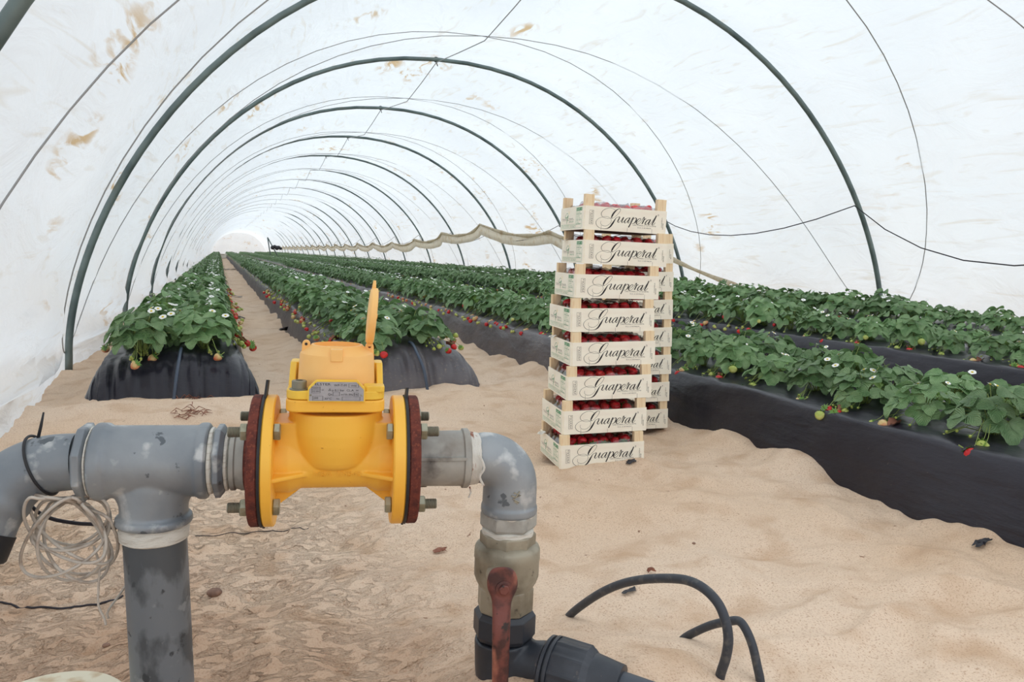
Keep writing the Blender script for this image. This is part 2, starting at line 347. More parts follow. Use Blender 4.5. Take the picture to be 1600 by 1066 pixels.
def copy_tree(o, parent=None):
    c = o.copy(); COL.objects.link(c)
    if parent: c.parent = parent
    for ch in list(o.children): copy_tree(ch, c)
    return c
def crom(P, n=8, cyc=False):
    P = [Vector(p) for p in P]; out = []; N = len(P)
    for i in range(N if cyc else N-1):
        if cyc: a, b, c, d = P[i-1], P[i], P[(i+1) % N], P[(i+2) % N]
        else: a, b, c, d = P[max(i-1, 0)], P[i], P[i+1], P[min(i+2, N-1)]
        for k in range(n):
            t = k/n; out.append(.5*((2*b)+(c-a)*t+(2*a-5*b+4*c-d)*t*t+(3*b-a-3*c+d)*t**3))
    if not cyc: out.append(P[-1])
    return out
_tc = {}
def text_mesh(txt, ext=0.):
    k = (txt, ext)
    if k not in _tc:
        cu = bpy.data.curves.new('t', 'FONT'); cu.body = txt; cu.size = 1; cu.resolution_u = 2; cu.extrude = ext
        o = bpy.data.objects.new('t', cu); COL.objects.link(o); me = o.to_mesh()
        v = [tuple(p.co) for p in me.vertices]; f = [tuple(p.vertices) for p in me.polygons]; o.to_mesh_clear()
        bpy.data.objects.remove(o); bpy.data.curves.remove(cu)
        xs = [p[0] for p in v] or [0, 1]; _tc[k] = (v, f, min(xs), max(xs))
    return _tc[k]
def put_text(mb, txt, fn, x, y, h, w=None, m='ink', ext=0.):
    """fn(x,y[,e]) -> 3D; text starts at x, baseline y, cap height h, width w"""
    v, f, a, b = text_mesh(txt, ext); s = h/.69; sx = (w/(b-a)) if w else s
    mb.add([fn(x+(p[0]-a)*sx, y+p[1]*s) if not ext else fn(x+(p[0]-a)*sx, y+p[1]*s, p[2]) for p in v], f, m)

# ---------------------------------------------------------------- the sand
BEDS = [-.25, .94, 2.23, 3.72, 4.93]; B0 = [4.42, 4.28, .35, .35, .35]; BZ = .205; BW = .375; BT = .31
TX, TA, TB, TZ, TN, TM = 2.4, 3.344, 2.811, .079, 2.161, 1.635
def gauss(x, y, cx, cy, s, sy=None): return np.exp(-((x-cx)**2/(2*s*s)+(y-cy)**2/(2*(sy or s)**2)))
def gh(x, y):
    x = np.asarray(x, float); y = np.asarray(y, float)
    near = np.exp(-np.maximum(np.hypot(x, y)-4, 0)/6)
    z = .022*fbm(x*1.3, y*1.3, 3)+.017*fbm(x*3.6+.7*y, y*5.0, 3)*near
    z += .004*fbm(x*15, y*17, 2)*near
    # trodden scallops, and the rain-pitted crust on the left
    z += .022*(1-np.abs(vn(x*4+3, y*5.5+1.5*vn(x*2, y*2))))*near-.022*np.maximum(vn(x*3.1+40, y*3.7+7)-.25, 0)*near
    crust = 1/(1+np.exp((x-.35)*6))*np.exp(-np.maximum(y-3.2, 0)*2)
    z += crust*(.004*vn(x*30, y*42)-.022*np.maximum(vn(x*22+9, y*38)-.30, 0)-.012*np.maximum(.12-np.abs(vn(x*13, y*26)), 0))
    z -= .026
    z += .088*gauss(x, y, .50, 1.12, .22, .2)
    z += .035*gauss(x, y, -.25, 4.02, .42, .22)+.045*gauss(x, y, .95, 3.88, .36, .2)
    z += .02*gauss(x, y, 1.32, 2.46, .12, .06)
    for b, y0 in zip(BEDS, B0):
        d = np.abs(np.abs(x-b)-BW); z += (y > y0-.1)*.03*np.exp(-(d/.09)**2)*(.7+.9*vn(y*4.5+b*9, b))
    return z
def gz(x, y): return float(gh(np.array([x]), np.array([y]))[0])
def gpix(u, v, off=0.):
    z = 0.
    for _ in range(12):
        p = onz(u, v, z); z = .5*z+.5*(gz(p.x, p.y)+off)
    return onz(u, v, z)
hd = math.degrees(PSI)
ang = np.radians(np.concatenate([np.arange(-180, hd-42, 3), np.arange(hd-42, hd+42, .2), np.arange(hd+42, 181, 3)]))
rad = np.concatenate([[0.02, .2], np.exp(np.arange(math.log(.6), math.log(1.1), .008)), np.exp(np.arange(math.log(1.1), math.log(2.9), .0032)), np.exp(np.arange(math.log(2.9), math.log(9), .0075)), np.exp(np.arange(math.log(9), math.log(150), .03))])
RR, AA = np.meshgrid(rad, ang, indexing='ij'); X = RR*np.sin(AA); Y = RR*np.cos(AA)
me = npmesh('floor', np.stack([X, Y, gh(X, Y)], -1), grid_faces(len(rad), len(ang))[:, ::-1], ['sand'])
tag(link('floor', me), None, None, kind='structure')

# ---------------------------------------------------------------- tunnel: cover, hoops, cords
YH = [2.42+3.34*k for k in range(-1, 33)]
def arch(t, s=0.):
    """t 0..1 from left foot to right foot; s = inward dip"""
    a = PI*(1-t); c, q = math.cos(a), math.sin(a)
    x = TX+(TA-s*.6)*math.copysign(abs(c)**(2/TN), c); z = TZ+(TB-s)*max(q, 0)**(2/TM)
    return x, z
def tpar(n):
    return [k/n for k in range(n+1)]
def foot_arch(n, s=0.):
    L1 = [(TX-(TA-s*.6)-.01, -.08)]; R1 = [(TX+(TA-s*.6)+.01, -.08)]
    # denser near the feet where the superellipse turns fast
    ts = [.5-.5*math.copysign(abs(math.cos(PI*k/n))**.9, math.cos(PI*k/n)) for k in range(n+1)]
    return L1+[arch(t, s) for t in ts]+R1
rows = []; sub = 8
ys = []
for k in range(len(YH)-1):
    for j in range(sub): ys.append((YH[k]+(YH[k+1]-YH[k])*j/sub, math.sin(PI*j/sub)))
ys.append((YH[-1], 0)); 
V = []
for y, q in ys:
    pts = foot_arch(64, .17*q**1.0-.028)
    for i, (x, z) in enumerate(pts):
        w = .03*float(fbm(np.array(y*.9+i*.02), np.array(i*.21), 3))*q if 0 < i < len(pts)-1 else 0
        side = max(0, 1-z/1.3)
        V.append((x+w+(.05*side*math.sin(y*2.1+i)*q if x < TX else 0), y, z+w*.6))
nc = 67
me = npmesh('ceiling', V, grid_faces(len(ys), nc), ['film']); tag(link('ceiling', me), None, None, kind='structure')
ordn = ['nearest', 'first', 'second', 'third', 'fourth', 'fifth', 'sixth', 'seventh', 'eighth']
wv = lambda y, i: 0
for k, y in enumerate(YH[:26]):
    if k == 0: continue
    mb = MB(); pts = [(x, y, z) for x, z in foot_arch(72, .0)]
    pts = [(p[0]+(.012 if p[0] < TX else -.012), p[1], p[2]-.012) for p in pts]
    mb.tube(pts, .0225, 12 if k < 6 else 6)
    t = thing('tunnel_hoop', '', 'hoop', (TX, y, 0))
    mb.build('hoop_tube', 'hoop', t, world=True, smooth=180)
    if k < 7:
        c = MB(); zz = TZ+TB-.012
        c.tube([(TX+.027*math.cos(a), y+.01, zz+.027*math.sin(a)) for a in [2*PI*i/12 for i in range(12)]], .006, 6, cyc=True)
        c.tube([(TX, y+.01, zz-.02), (TX+.012, y-.01, zz-.075)], .005, 6)
        c.build('tie_knot', 'rubber', t, world=True)
    if k == 1: lab = 'steel hoop closest to the camera, showing only at the top left corner'
    elif k <= 7: lab = {2: 'thick grey steel hoop rising at the far left and landing beside the far right bed', 3: 'second complete grey steel hoop, ending behind the crate stack',
                        4: 'third complete grey steel hoop from the camera', 5: 'fourth complete grey steel hoop from the camera', 6: 'fifth complete grey steel hoop from the camera', 7: 'sixth complete grey steel hoop from the camera'}[k]
    else: lab = 'small distant steel hoop deep inside the tunnel, beyond the sixth one'
    tag(t, lab, 'hoop', 'hoops deep in the tunnel' if k > 7 else 'tunnel hoops')
q_ = MB(); q_.add([(x, YH[-1]-.02, z) for x, z in foot_arch(40, 0)], [tuple(range(43))], 'film')
tag(q_.build('wall_back', smooth=0), None, None, kind='structure')
# cords crossing over each bay, and ridge wire with its kinks
def cord(k, flip):
    y0, y1 = YH[k], YH[k+1]; n = 48; P = []
    for i in range(n+1):
        t = i/n; y = y0+(y1-y0)*t; q = math.sin(PI*t); tt = .5-.5*math.cos(PI*(t*.93+.035))
        x, z = arch(1-tt if flip else tt, .17*q-.028+.008)
        P.append((x, y, z-.004))
    return P
for k in range(0, 14):
    for fl in (0, 1):
        o = MB().tube(cord(k, fl), .0034 if k > 1 else .004, 6).build('tie_cord', 'cord', smooth=180)
        bay = {0: 'nearest bay', 1: 'bay before the thick hoop', 2: 'bay past the thick hoop', 3: 'bay past the second hoop', 4: 'bay past the third hoop', 5: 'bay past the fourth hoop'}.get(k, 'far bays')
        tag(o, 'thin cord over the cover, ending %s, %s' % ('nearer at the right foot' if fl else 'nearer at the left foot', bay), 'cord', 'tie cords over the cover')
P = []
for k in range(0, 25):
    for j in range(4):
        q = abs(math.sin(PI*j/4)); P.append((TX+.03*q, YH[k]+3.34*j/4, TZ+TB-.045-(.15*(1-abs(j-2)/2))))
tag(MB().tube(P, .005, 6).build('ridge_wire', 'cord'), 'kinked grey wire running along the peak of the tunnel', 'wire')
def xr(z): return TX+TA*max(0, 1-(max(z-TZ, 0)/TB)**TM)**(1/TN)
P = []
for k in range(0, 20):
    for j in range(8):
        t = j/8; y = YH[k]+3.34*t; sag = 4*t*(1-t)*(.24 if k != 1 else .5); zh = 1.13
        z = zh-sag; x = xr(zh)-.06-.12*4*t*(1-t); P.append((x, y, z))
tag(MB().tube(P, .005, 6).build('side_wire', 'blackwire'), 'dark wire sagging from hoop to hoop along the right side', 'wire')
# dirty gathered film rolled along the right side
P = []; rr = []
zr = {2: .12, 3: .70, 4: 1.02, 5: 1.24, 6: 1.12, 7: 1.0}
for k in range(2, 24):
    for j in range(10):
        t = j/10; z = zr.get(k, .95)*(1-t)+zr.get(k+1, .95)*t-4*t*(1-t)*.13
        P.append((xr(z+.15)-.20+.02*math.sin(k+j), YH[k]+3.34*t, z)); rr.append(.028+.010*math.sin(j*1.7+k*2.1))
mb = MB().tube(P, rr, 8)
n0 = len(mb.v); 
for i, p in enumerate(P):
    if i < 10: p = (p[0], p[1], p[2]); rr[i] = .02
    mb.v.append(p); mb.v.append((p[0]+.03+.02*math.sin(i*2.3), p[1], max(p[2]-.20-.02*math.sin(i*.5), .3)))
for i in range(10, len(P)-1): mb.f.append((n0+2*i, n0+2*i+2, n0+2*i+3, n0+2*i+1)); mb.m.append(0)
tag(mb.build('gathered_side_film', 'roll', mods=[('SOLIDIFY', dict(thickness=.003))]), 'dirty beige film gathered in a sagging roll along the right side of the tunnel', 'plastic sheet')

# ---------------------------------------------------------------- raised beds
def bed(i):
    cx, y0 = BEDS[i], B0[i]; endr = i < 2
    prof = []
    NP = 40 if i > 1 else 110
    for k in range(NP+1):
        a = -1+2*k/NP; s = abs(a)
        if s > .55: u = (1-s)/.45; xx = BW+.02-(BW+.02-BT)*u**.8; zz = -.09+(BZ+.09)*(1-(1-u)**1.9)
        else: xx = BT*s/.55; zz = BZ+.012*(1-(s/.55)**2)
        prof.append((math.copysign(xx, a), zz))
    ys = []
    y = y0-.12 if endr else y0
    while y < 92: ys.append(y); y += .022 if y < y0+.5 and endr else .035*max(1, y/3.2)
    V = []
    q0 = 40/NP
    for y in ys:
        d = (y-(y0-.12))/.30 if endr else 1
        f = 1 if d >= 1 else math.sqrt(max(0, 1-(1-d)**2.2))
        fw = .86+.14*f if endr else 1
        for k, (x, z) in enumerate(prof):
            ph = k*1.0
            if d < 1.3 and endr:
                wr = (.008*math.sin(k*.62+2.5*math.sin(k*.19+i)+2*(y-y0))*(.4+abs(float(vn(np.array(k*.11), np.array(i+.5)))))+.006*float(vn(np.array(k*.45), np.array(y*8+i))))*min(1, max(.15, 1.35-d))
            else: wr = .003*float(vn(np.array(k*.45+i*7), np.array(y*3.)))
            side = 1 if abs(x) > .3 else 0
            if side: wr += .007*float(vn(np.array(y*2.2+i*5+k*.15), np.array(k*.22)))*(1 if y < 12 else 0)+.004*float(vn(np.array(y*14+k*1.5), np.array(k*.8)))*(1 if y < 9 else 0)
            flare = (1+(.10*(1-f) if z < .1 else 0)) if endr else 1
            zz = -.09+(z+.09)*f
            if endr:
                rd = max(0, 1-max(0, y-(y0-.12))/.5)**1.0; s_ = min(1, abs(x)/(BW+.02)); a_ = math.acos(s_)
                xe = math.copysign((BW+.07)*math.cos(a_**1.0), x); ze = -.09+(BZ+.09)*math.sin(a_)**.75
                k_ = abs(-1+2*k/NP); a_ = (1-k_)*PI/2; xe = math.copysign((BW+.075)*math.cos(a_), x); ze = -.09+(BZ+.09)*math.sin(a_)**.8
                x = x*(1-rd)+xe*rd; zz = (z*(1-rd)+ze*rd+.09)*f-.09; flare = 1; fw = .9+.1*f
            V.append((cx+x*fw*flare+math.copysign(wr, x)*side, y-(wr*1.2 if endr and d < 1.3 else 0), zz+wr*(1-side*.3)))
    me = npmesh('mulch_film', V, grid_faces(len(ys), NP+1)[:, ::-1], ['mulch' if i > 2 or i == 0 else 'dust_and_sheen', 'mulch'], [0 if i != 2 else int(ys[r_] < 3.6) for r_ in range(len(ys)-1) for c__ in range(NP)])  # second bed and far stretch of the third: grey with painted-in reflection
    lab = ['raised strawberry bed in black mulch film at the far left, with a rounded wrinkled end', 'raised bed in black mulch film ending just behind the yellow meter lid',
           'raised bed in black mulch film running right behind the crate stacks', 'second raised bed in black film beyond the crates, one further right', 'last raised bed in black film, against the right side of the tunnel'][i]
    t = thing('raised_bed', lab, 'planting bed', (cx, y0, 0), group='raised strawberry beds'); o = link('mulch_film', me, t); me.transform(Matrix.Translation((-cx, -y0, 0)))
    return t
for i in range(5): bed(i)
# drip tubes at the two bed ends
for (u0, v0, u1, v1, lab, bd) in [(281, 557, 270, 607, 'blue-grey drip tube hanging down the end of the left bed', 0), (652, 548, 668, 590, 'dark drip tube hanging down the end of the bed behind the meter', 1)]:
    y0 = B0[bd]-.12; p0 = onz(u0, v0, BZ+.015); a = onz(u0, v0, .2); a.y = y0+.16; a.z = BZ+.016
    dq = ray(u1, v1); p = CC+dq*((y0-.06)/dq.y); p.z = gz(p.x, p.y)-.01
    mid = Vector(((a.x+p.x)/2, y0-.02, .15)); dq = ray(u0, v0); a.x = cx = (dq*((y0+.06)/dq.y)).x
    P = crom([(a.x, a.y+.1, BZ+.02), a, (a.x-.005, y0+.04, .185), (a.x*.5+p.x*.5, y0-.028, .11), p], 6)
    tag(MB().tube(P, .0085, 8).build('drip_tube', 'droptape', smooth=180), lab, 'tube')
exec_after = []
# ---------------------------------------------------------------- strawberry plants
def leaflet(mb, T, ln, wd, ns, nx, m, fold=.35, droop=.25, ser=True):
    vs = []; uv = []
    for i in range(ns+1):
        t = i/ns; w = wd*.5*max(.03, math.sin(PI*min(1, t**.8*.97+.01))**.62)
        if ser and 0 < i < ns: w *= 1.05 if i % 2 else .93
        for j in range(nx+1):
            s = -1+2*j/nx
            vs.append((s*w, t*ln+(.012*ln if (ser and i % 2 and abs(s) == 1) else 0), abs(s)*w*fold-droop*ln*t*t+.02*ln*math.sin(7*t+3*s))); uv.append((s, t))
    fs = [(i*(nx+1)+j, i*(nx+1)+j+1, (i+1)*(nx+1)+j+1, (i+1)*(nx+1)+j) for i in range(ns) for j in range(nx)]
    mb.add(vs, fs, m, T); mb.uv += uv
def basis(o, fwd, up):
    f = Vector(fwd).normalized(); u = Vector(up); u = (u-f*u.dot(f)).normalized(); x = f.cross(u)
    m = Matrix((x, f, u)).transposed().to_4x4(); m.translation = o; return m
def make_leaves(rnd, n, ns, nx, stems):
    mb = MB(); mb.uv = []
    for q in range(n):
        young = rnd.random() < .14
        az = q*2.399+rnd.uniform(-.3, .3); fr = ((q+.5)/n)**.6
        r = (.03+.095*fr)*rnd.uniform(.85, 1.15); h = (.165-.105*fr**1.6)*rnd.uniform(.8, 1.2)
        if young: r *= .5; h = .12
        tip = Vector((r*math.cos(az), r*math.sin(az), h)); out = Vector((math.cos(az), math.sin(az), 0))
        tilt = .15+.75*fr+rnd.uniform(-.15, .2)
        up = (Vector((0, 0, 1))*math.cos(tilt)+out*math.sin(tilt)+Vector((rnd.uniform(-.25, .25), rnd.uniform(-.25, .25), 0))).normalized()
        f0 = (out*math.cos(tilt)-Vector((0, 0, 1))*math.sin(tilt)*.8).normalized()
        if stems is not None:
            stems.tube(crom([(.008*math.cos(az), .008*math.sin(az), -.01), tip*.5+Vector((0, 0, .03)), tip], 3), .0016, 4, 'stem')
        ln = rnd.uniform(.062, .084)*(.6 if young else 1); 
        for dlt, sc in ((0, 1), (1.25, .92), (-1.25, .92)):
            f = Matrix.Rotation(dlt, 3, up) @ f0; uu = (up-Vector(f)*.12).normalized()
            leaflet(mb, basis(tip+f*.004, f, uu), ln*sc, ln*sc*.92, ns, nx, 'leaf2' if young else 'leaf', .28*rnd.uniform(.5, 1.5), rnd.uniform(.05, .4), ns > 4)
    return mb
def fruit_mb(kind, r=.017, seg=14):
    mb = MB(); pf = [(-1.15, .05), (-1.08, .32), (-.8, .62), (-.4, .88), (0, 1), (.35, .93), (.62, .66), (.74, .3), (.76, .05)]
    mb.lathe([(h*r, q*r) for h, q in pf], seg=seg, m=kind, rf=lambda t, h: 1+.05*math.sin(2*t+.7)); return mb
def calyx_mb(r, n=8):
    mb = MB()
    for k in range(n):
        a = 2*PI*k/n; d = Vector((math.cos(a), math.sin(a), 0)); p = Vector((-d.y, d.x, 0)); z = r*.76
        mb.add([(p*r*.02+Vector((0, 0, z))), (d*r*.5+p*r*.22+Vector((0, 0, z-.02*r))), (d*r*1.15+Vector((0, 0, z+.05*r))), (d*r*.5-p*r*.22+Vector((0, 0, z-.02*r)))], [(0, 1, 2, 3)], 'calyx')
    mb.tube([(0, 0, r*.7), (r*.1, 0, r*1.1), (r*.5, 0, r*1.7)], r*.09, 5, 'stem'); return mb
FR = {k: fruit_mb(k).mesh('strawberry') for k in ('red', 'unripe', 'turning', 'deep')}
for q in FR.values(): q.polygons.foreach_set('use_smooth', [True]*len(q.polygons))
CX = calyx_mb(.017).mesh('calyx')
def flower_mb(seg=10):
    mb = MB()
    for k in range(5):
        a = 2*PI*k/5; d = Vector((math.cos(a), math.sin(a), 0)); p = Vector((-d.y, d.x, 0)); r = .0135
        pts = [d*.002]; 
        for s, w in ((.35, .42), (.7, .55), (.95, .34)): pts.append(d*r*s+p*r*w+Vector((0, 0, .0012*s)))
        pts.append(d*r*1.02)
        for s, w in ((.95, -.34), (.7, -.55), (.35, -.42)): pts.append(d*r*s+p*r*w+Vector((0, 0, .0012*s)))
        mb.add(pts, [tuple(range(8))], 'petal')
    return mb
FLM = flower_mb().mesh('flower'); c_ = MB(); c_.sphere((0, 0, .001), .0045, 'centre', su=8, sv=5, sc=(1, 1, .6)); FCM = c_.mesh('flower_centre')
def fruits_for(rnd, nfr, nfl):
    """positions and kinds; +X is the side that faces the path"""
    fr = []; fl = []
    for k in range(nfr):
        if k < 5: p = Vector((rnd.uniform(.165, .235), rnd.uniform(-.11, .11), 0)); p.z = -.012-(max(0, p.x-.15))*.45+.018
        else: p = Vector((rnd.uniform(.09, .15), rnd.uniform(-.12, .12), rnd.uniform(.015, .05)))
        kd = rnd.choice(['unripe']*9+['turning', 'red'] if k else ['red', 'red', 'unripe', 'unripe', 'unripe', 'turning', 'unripe'])
        fr.append((p, kd, rnd.uniform(.5, .85) if kd == 'unripe' else rnd.uniform(.85, 1.12), rnd.uniform(0, 6.28)))
    for k in range(nfl):
        a = rnd.uniform(0, 6.28); r = rnd.uniform(.03, .15); fl.append((Vector((r*math.cos(a), r*math.sin(a), .165-.35*max(0, r-.06)+rnd.uniform(-.01, .025))), rnd.uniform(.7, 1.15), a))
    return fr, fl
protoN = []; protoM = []; lodA = []; lodB = []
for v in range(8):
    rnd = random.Random(100+v); st = MB(); nl = rnd.randint(17, 22)
    fr, fl = fruits_for(rnd, [4, 6, 2, 5, 3, 7, 4, 1][v], [2, 1, 3, 1, 2, 1, 3, 2][v])
    lv = make_leaves(rnd, nl, 8, 4, st)
    for p, kd, s, a in fr: st.tube(crom([(0, 0, .005), (p.x*.5, p.y*.5, .07), (p.x*.85, p.y*.9, p.z+.03), p+Vector((0, 0, .012))], 3), .0013, 4, 'stem')
    for p, s, a in fl: st.tube(crom([(0, 0, .005), p*.6, p], 3), .0012, 4, 'stem')
    for _ in range(5):   # small green calyx buds on the trusses
        a = rnd.uniform(-.8, .8); p = Vector((.17*math.cos(a), .17*math.sin(a), rnd.uniform(-.01, .03)))
        for k in range(6):
            b = 2*PI*k/6; d = Vector((math.cos(b), math.sin(b), .3)); st.add([p, p+d*.008+Vector((-d.y, d.x, 0))*.003, p+d*.015, p+d*.008-Vector((-d.y, d.x, 0))*.003], [(0, 1, 2, 3)], 'calyx')
        st.sphere(p, .006, 'unripe', su=6, sv=4); st.tube([(0, 0, .005), p*.6+Vector((0, 0, .03)), p], .0012, 4, 'stem')
    if v in (2, 5, 6):
        T = basis(Vector((.14, .05, .0)), (1, .3, -.1), (0, 0, 1)); du = MB(); du.uv = []; leaflet(du, T, .06, .05, 6, 4, 'dry', 1.2, .3)
    else: du = None
    lvm = lv.mesh('leaves'); stm = st.mesh('stems'); dum = du.mesh('withered_leaf') if du else None
    for q in (lvm, stm, dum):
        if q: q.polygons.foreach_set('use_smooth', [True]*len(q.polygons))
    protoN.append((lvm, stm, dum, fr, fl))
    # mid version: one mesh, with flowers and fruit
    rnd = random.Random(100+v); rnd.randint(17, 22); fruits_for(rnd, [4, 6, 2, 5, 3, 7, 4, 1][v], [2, 1, 3, 1, 2, 1, 3, 2][v])
    st2 = MB(); mm = make_leaves(rnd, nl-2, 4, 2, st2)
    for p, kd, s, a in fr: st2.tube([(0, 0, .005), (p.x*.6, p.y*.6, .05), p+Vector((0, 0, .008))], .0016, 3, 'stem')
    for p, s, a in fl: st2.tube([(0, 0, .005), p], .0016, 3, 'stem')
    mm.mi('leaf'); mm.mi('stem'); mm.v and mm.f.extend([tuple(i+len(mm.v) for i in f) for f in st2.f]); mm.m.extend([mm.mi('stem')]*len(st2.f)); mm.v.extend(st2.v)
    mm.uv += [(0, 0)]*(len(mm.v)-len(mm.uv))
    def extras(mm, sg):
        for p, kd, s, a in fr: mm.add(*(lambda b: (b.v, b.f))(fruit_mb(kd, .017*s, sg)), kd, Matrix.Translation(p) @ Matrix.Rotation(a, 4, 'Z') @ Matrix.Rotation(.9, 4, 'X'))
        for p, s, a in fl: mm.add(FLV, FLF, 'petal', Matrix.Translation(p) @ Matrix.Rotation(.5, 4, (math.cos(a), math.sin(a), 0)) @ Matrix.Scale(s*1.1, 4))
        mm.uv += [(0, 0)]*(len(mm.v)-len(mm.uv))
    FLV = [tuple(p.co) for p in FLM.vertices]; FLF = [tuple(p.vertices) for p in FLM.polygons]
    extras(mm, 7); q = mm.mesh('strawberry_plant'); q.polygons.foreach_set('use_smooth', [True]*len(q.polygons)); protoM.append(q)
    for store, n_, ns, nx in ((lodA, 14, 2, 2), (lodB, 9, 1, 2)):
        rr_ = random.Random(500+v); b = make_leaves(rr_, n_, ns, nx, None)
        if store is lodB:
            b.v = [tuple(c*1.25 for c in p) for p in b.v]
        nq = len(b.f); mi = [0]*nq; vv = list(b.v); ff = [list(f) for f in b.f]; uu = list(b.uv)
        for _ in range(2 if store is lodA else 1):
            p = (rr_.uniform(-.1, .1), rr_.uniform(-.1, .1), .17); k = len(vv); s = .011
            vv += [(p[0]-s, p[1]-s, p[2]), (p[0]+s, p[1]-s, p[2]-.004), (p[0]+s, p[1]+s, p[2]+.006), (p[0]-s, p[1]+s, p[2])]; uu += [(0, 0)]*4; ff.append([k, k+1, k+2, k+3]); mi.append(1)
        for _ in range(5):
            p = (rr_.uniform(.15, .2), rr_.uniform(-.12, .12), rr_.uniform(-.03, .02)); k = len(vv); s = rr_.uniform(.008, .014)
            vv += [(p[0]+s, p[1], p[2]-s), (p[0]+s, p[1]-s, p[2]), (p[0]+s*.5, p[1], p[2]+s), (p[0]+s, p[1]+s, p[2])]; uu += [(0, 0)]*4; ff.append([k, k+3, k+2, k+1]); mi.append(2 if rr_.random() < .75 else 3)
        store.append((np.array(vv), np.array(ff), np.array(mi), np.array(uu)))
spots = []
for i, cx in enumerate(BEDS):
    for side in (-1, 1):
        y = B0[i]+.10+(0 if side < 0 else .12)
        while y < 88:
            px = cx+side*.135+R_.uniform(-.02, .02); py = y+R_.uniform(-.03, .03)
            spots.append((px, py, i, side)); y += .245
vis = []
for s_ in spots:
    q = Vector((s_[0], s_[1], .28))-CC; zc = q.dot(cF)
    u = 800+FPX*q.dot(cR)/zc if zc > .2 else 9999; v_ = 533-FPX*q.dot(cU)/zc if zc > .2 else 9999
    if zc > .2 and -60 < u < 1600+120/zc and v_ < 1200: vis.append((zc, s_))
vis.sort(key=lambda a: a[0]); top = vis[:300]; rest = vis[300:]
ORD = ['first', 'second', 'third', 'fourth', 'fifth', 'sixth', 'seventh', 'eighth', 'ninth', 'tenth', 'eleventh', 'twelfth']
BN = ['far-left bed', 'bed behind the meter', 'bed behind the crates', 'next bed beyond it', 'rightmost bed']
BN[3] = 'second bed beyond the crates'
rank = {}
for zc, s_ in sorted(top, key=lambda a: a[1][1]): rank.setdefault((s_[2], s_[3]), []).append(s_)
for n_, (zc, s_) in enumerate(top):
    px, py, i, side = s_; rnd = random.Random(n_*13+5); v = rnd.randrange(8)
    face = side
    end = (py < B0[i]+.42 and i < 2)
    rz = (0 if side > 0 else PI)+rnd.uniform(-.35, .35)
    sc = rnd.uniform(.98, 1.2) if i < 2 else (rnd.uniform(.66, .86) if py < 4.5 else rnd.uniform(.9, 1.1))
    if end: rz = -PI/2+rnd.uniform(-.4, .4)+(.4 if side > 0 else -.4)
    bz = BZ+.004
    Mx = Matrix.Translation((px, py, bz)) @ Matrix.Rotation(rz, 4, 'Z') @ Matrix.Diagonal((sc, sc, sc*rnd.uniform(.88, 1.05), 1))
    r = rank[(i, side)].index(s_); rown = 'left' if side < 0 else 'right'
    st_ = 'from near end' if i < 2 else 'from right edge'
    if r < 12: lab = '%s plant %s, %s row, %s' % (ORD[r], st_, rown, BN[i]); grp = 'nearer strawberry plants'
    else: lab = 'strawberry plant past the twelfth, %s row, %s' % (rown, BN[i]); grp = 'farther plants, %s row of %s' % (rown, BN[i])
    if zc > 5.2:
        o = link('strawberry_plant', protoM[v], None, Mx); tag(o, lab, 'strawberry plant', grp); continue
    t = thing('strawberry_plant', lab, 'strawberry plant', group=grp, mtx=Mx)
    lvm, stm, dum, fr, fl = protoN[v]
    link('leaves', lvm, t); link('stems', stm, t)
    if dum: link('withered_leaf', dum, t)['label'] = 'curled brown withered leaf'
    for p, kd, s, a in fr:
        f = link('strawberry', FR[kd], t, Matrix.Translation(p) @ Matrix.Rotation(a, 4, 'Z') @ Matrix.Rotation(.9, 4, 'X') @ Matrix.Scale(s*(1.15 if i < 2 else 1.6), 4))
        f['label'] = {'red': 'ripe red strawberry', 'unripe': 'small green unripe strawberry', 'turning': 'strawberry half turned red'}[kd]
        link('calyx', CX, f)
    for p, s, a in fl:
        f = link('flower', FLM, t, Matrix.Translation(p) @ Matrix.Rotation(.55, 4, (math.cos(a), math.sin(a), 0)) @ Matrix.Scale(s*1.15, 4)); link('flower_centre', FCM, f)
VV = []; FF = []; MI = []; UU = []; off = 0
for n_, (zc, s_) in enumerate(rest):
    px, py, i, side = s_; rnd = random.Random(n_*7+1); V, F, mi, uv = (lodA if zc < 26 else lodB)[rnd.randrange(8)]
    a = (0 if side > 0 else PI)+rnd.uniform(-.35, .35); s = rnd.uniform(.95, 1.15); c, q = math.cos(a)*s, math.sin(a)*s
    VV.append(np.stack([V[:, 0]*c-V[:, 1]*q+px, V[:, 0]*q+V[:, 1]*c+py, V[:, 2]*s+BZ], 1)); FF.append(F+off); MI.append(mi); UU.append(uv); off += len(V)
me = npmesh('strawberry_plants', np.concatenate(VV), np.concatenate(FF), ['leaf', 'petal', 'unripe', 'red'], np.concatenate(MI), True, np.concatenate(UU))
tag(link('strawberry_plants', me), 'dense distant rows of strawberry plants filling the beds to the tunnel end', 'strawberry plants', kind='stuff')
# ---------------------------------------------------------------- strawberry crates
CW, CD, CP, CB = .300, .255, .1165, .081      # front width, depth, pitch, board height
